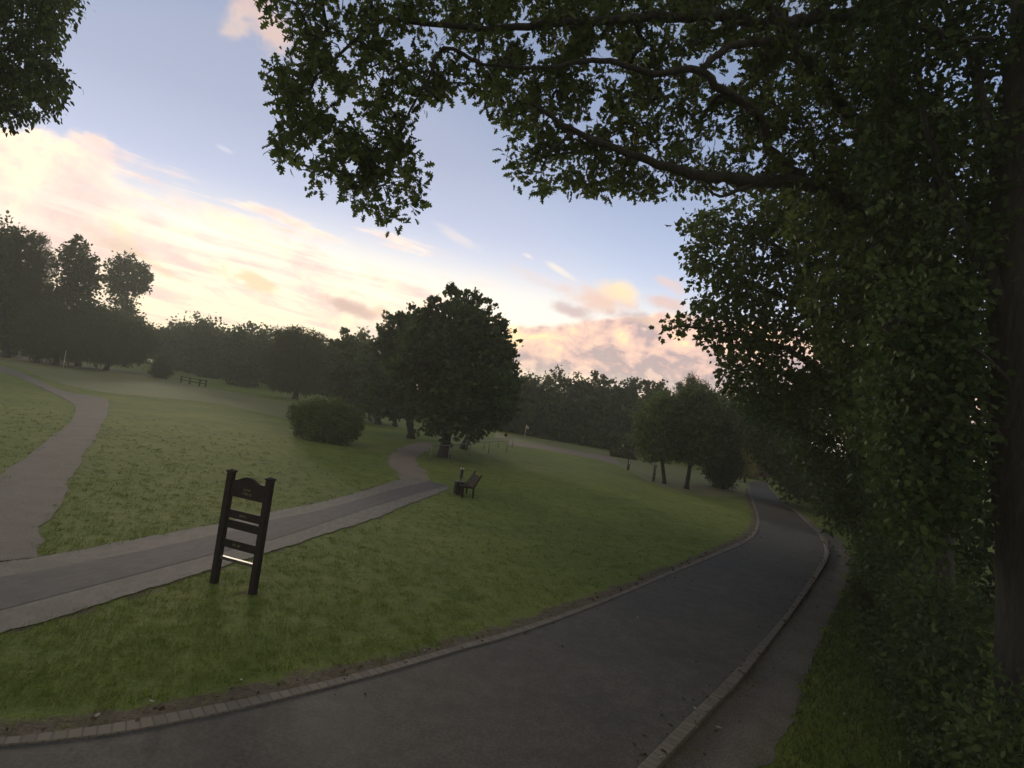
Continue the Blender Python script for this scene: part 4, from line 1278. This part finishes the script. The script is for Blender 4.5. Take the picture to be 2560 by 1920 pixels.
fadeaz = wt.smooth(az, azel(1300, 700)[0], azel(1050, 640)[0])
c = wt.mix(wt.m('MULTIPLY', m1, fadeaz), c, col1)

# right bank
e2 = edge([(1150, 900), (1215, 800), (1243, 770), (1284, 803), (1380, 806), (1450, 795), (1540, 785), (1620, 772), (1700, 768), (1800, 790), (1900, 790), (2400, 900)])
s2 = wt.m('SUBTRACT', wt.m('ADD', e2, wt.m('ADD', off(n_puff, 0.03), off(n_fine, .03))), el)
lowgap = wt.smooth(wt.m('ADD', el, off(n_fine, 0.10)), azel(1400, 975)[1] - .02, azel(1400, 930)[1] + .02)
m2 = wt.m('MULTIPLY', wt.smooth(s2, 0.0, 0.016), wt.smooth(az, azel(1200, 850)[0], azel(1262, 850)[0]))
m2 = wt.m('MULTIPLY', m2, wt.m('ADD', 0.15, wt.m('MULTIPLY', lowgap, 0.8)))
lit = wt.m('ADD', wt.m('ADD', 0.16, wt.m('MULTIPLY', s2, 5.0)), wt.m('ADD', off(n_fine, 2.4), off(n_puff, 1.2)))
col2 = wt.ramp(lit, [(0.0, K((1.5, 1.02, .55))), (0.22, K((1.2, .78, .58))), (0.45, K((.95, .62, .53))), (0.68, K((.55, .41, .42))), (0.85, K((.60, .45, .44))), (1.0, K((.98, .70, .58)))])
c = wt.mix(m2, c, col2)


def puff(px, py, rx, ry, col, op, rot=0.0, k=1.3, nz=None):
    a0, e0 = azel(px, py)
    t = -ROLL + R(rot)
    x = wt.m('SUBTRACT', az, a0); y = wt.m('SUBTRACT', el, e0)
    u = wt.m('ADD', wt.m('MULTIPLY', x, math.cos(t)), wt.m('MULTIPLY', y, math.sin(t)))
    v = wt.m('SUBTRACT', wt.m('MULTIPLY', y, math.cos(t)), wt.m('MULTIPLY', x, math.sin(t)))
    u = wt.m('DIVIDE', u, rx / F); v = wt.m('DIVIDE', v, ry / F)
    d = wt.m('ADD', wt.m('SQRT', wt.m('ADD', wt.m('MULTIPLY', u, u), wt.m('MULTIPLY', v, v))), off(nz or n_puff, k * 2.2))
    return wt.m('MULTIPLY', wt.smooth(d, 1.15, 0.25), op), K(col)


for q in [(655, 40, 95, 60, (.92, .66, .55), .75), (590, 60, 40, 40, (.92, .70, .60), .5), (640, 706, 80, 20, (1.0, .74, .45), .7, -4), (560, 685, 60, 16, (.98, .72, .52), .5, -6), (880, 770, 62, 22, (.78, .55, .46), .85, -4), (960, 780, 60, 22, (.9, .62, .45), .6),
          (285, 615, 60, 26, (.95, .70, .52), .65, -20), (300, 580, 34, 18, (1.05, .9, .6), .5, -20), (400, 670, 60, 14, (1, .75, .5), .5, -10), (1402, 678, 48, 9, (1.0, .93, .85), .95, -16, .7, n_fine), (1140, 590, 70, 14, (.95, .86, .84), .6, -12, 1.3, n_strk), (1320, 640, 16, 6, (1, .9, .88), .8, -8, .6),
          (1340, 695, 80, 16, (.92, .80, .78), .55, -8, 1.3, n_strk), (1680, 712, 42, 18, (.95, .70, .62), .7), (1498, 752, 105, 36, (.98, .70, .58), .95, 0, .8), (1430, 778, 70, 20, (.70, .52, .50), .8, 0, .8), (1540, 730, 62, 27, (1.15, .86, .60), .9, 0, .6), (1562, 722, 40, 24, (1.2, .92, .58), .7, 0, .9), (1660, 756, 58, 20, (.90, .64, .57), .85, 0, .8), (1600, 800, 90, 20, (.60, .46, .46), .6, 0, 1.0), (565, 374, 22, 6, (.85, .82, .9), .5, 0, .8)]:
    mm, cc = puff(*q)
    c = wt.mix(mm, c, cc)
wt.link(c, bg.inputs[0]); wt.link(bg.outputs[0], out.inputs[0])
#SKYMARK

sd = bpy.data.lights.new('sun', 'SUN'); sd.energy = 1.2; sd.angle = R(12); sd.color = (1.0, .82, .62)
so = bpy.data.objects.new('sun', sd); COL.objects.link(so)
sv = Vector((math.sin(SUN_AZ) * math.cos(R(7)), math.cos(SUN_AZ) * math.cos(R(7)), math.sin(R(7))))
so.rotation_euler = sv.to_track_quat('Z', 'Y').to_euler()

scene.view_settings.view_transform = 'Standard'
scene.view_settings.look = 'None'
scene.view_settings.exposure = EXPO
scene.view_settings.gamma = 1.0
scene.cycles.use_denoising = True
scene.cycles.max_bounces = 6
scene.cycles.diffuse_bounces = 3
scene.cycles.volume_bounces = 1
scene.cycles.transparent_max_bounces = 4
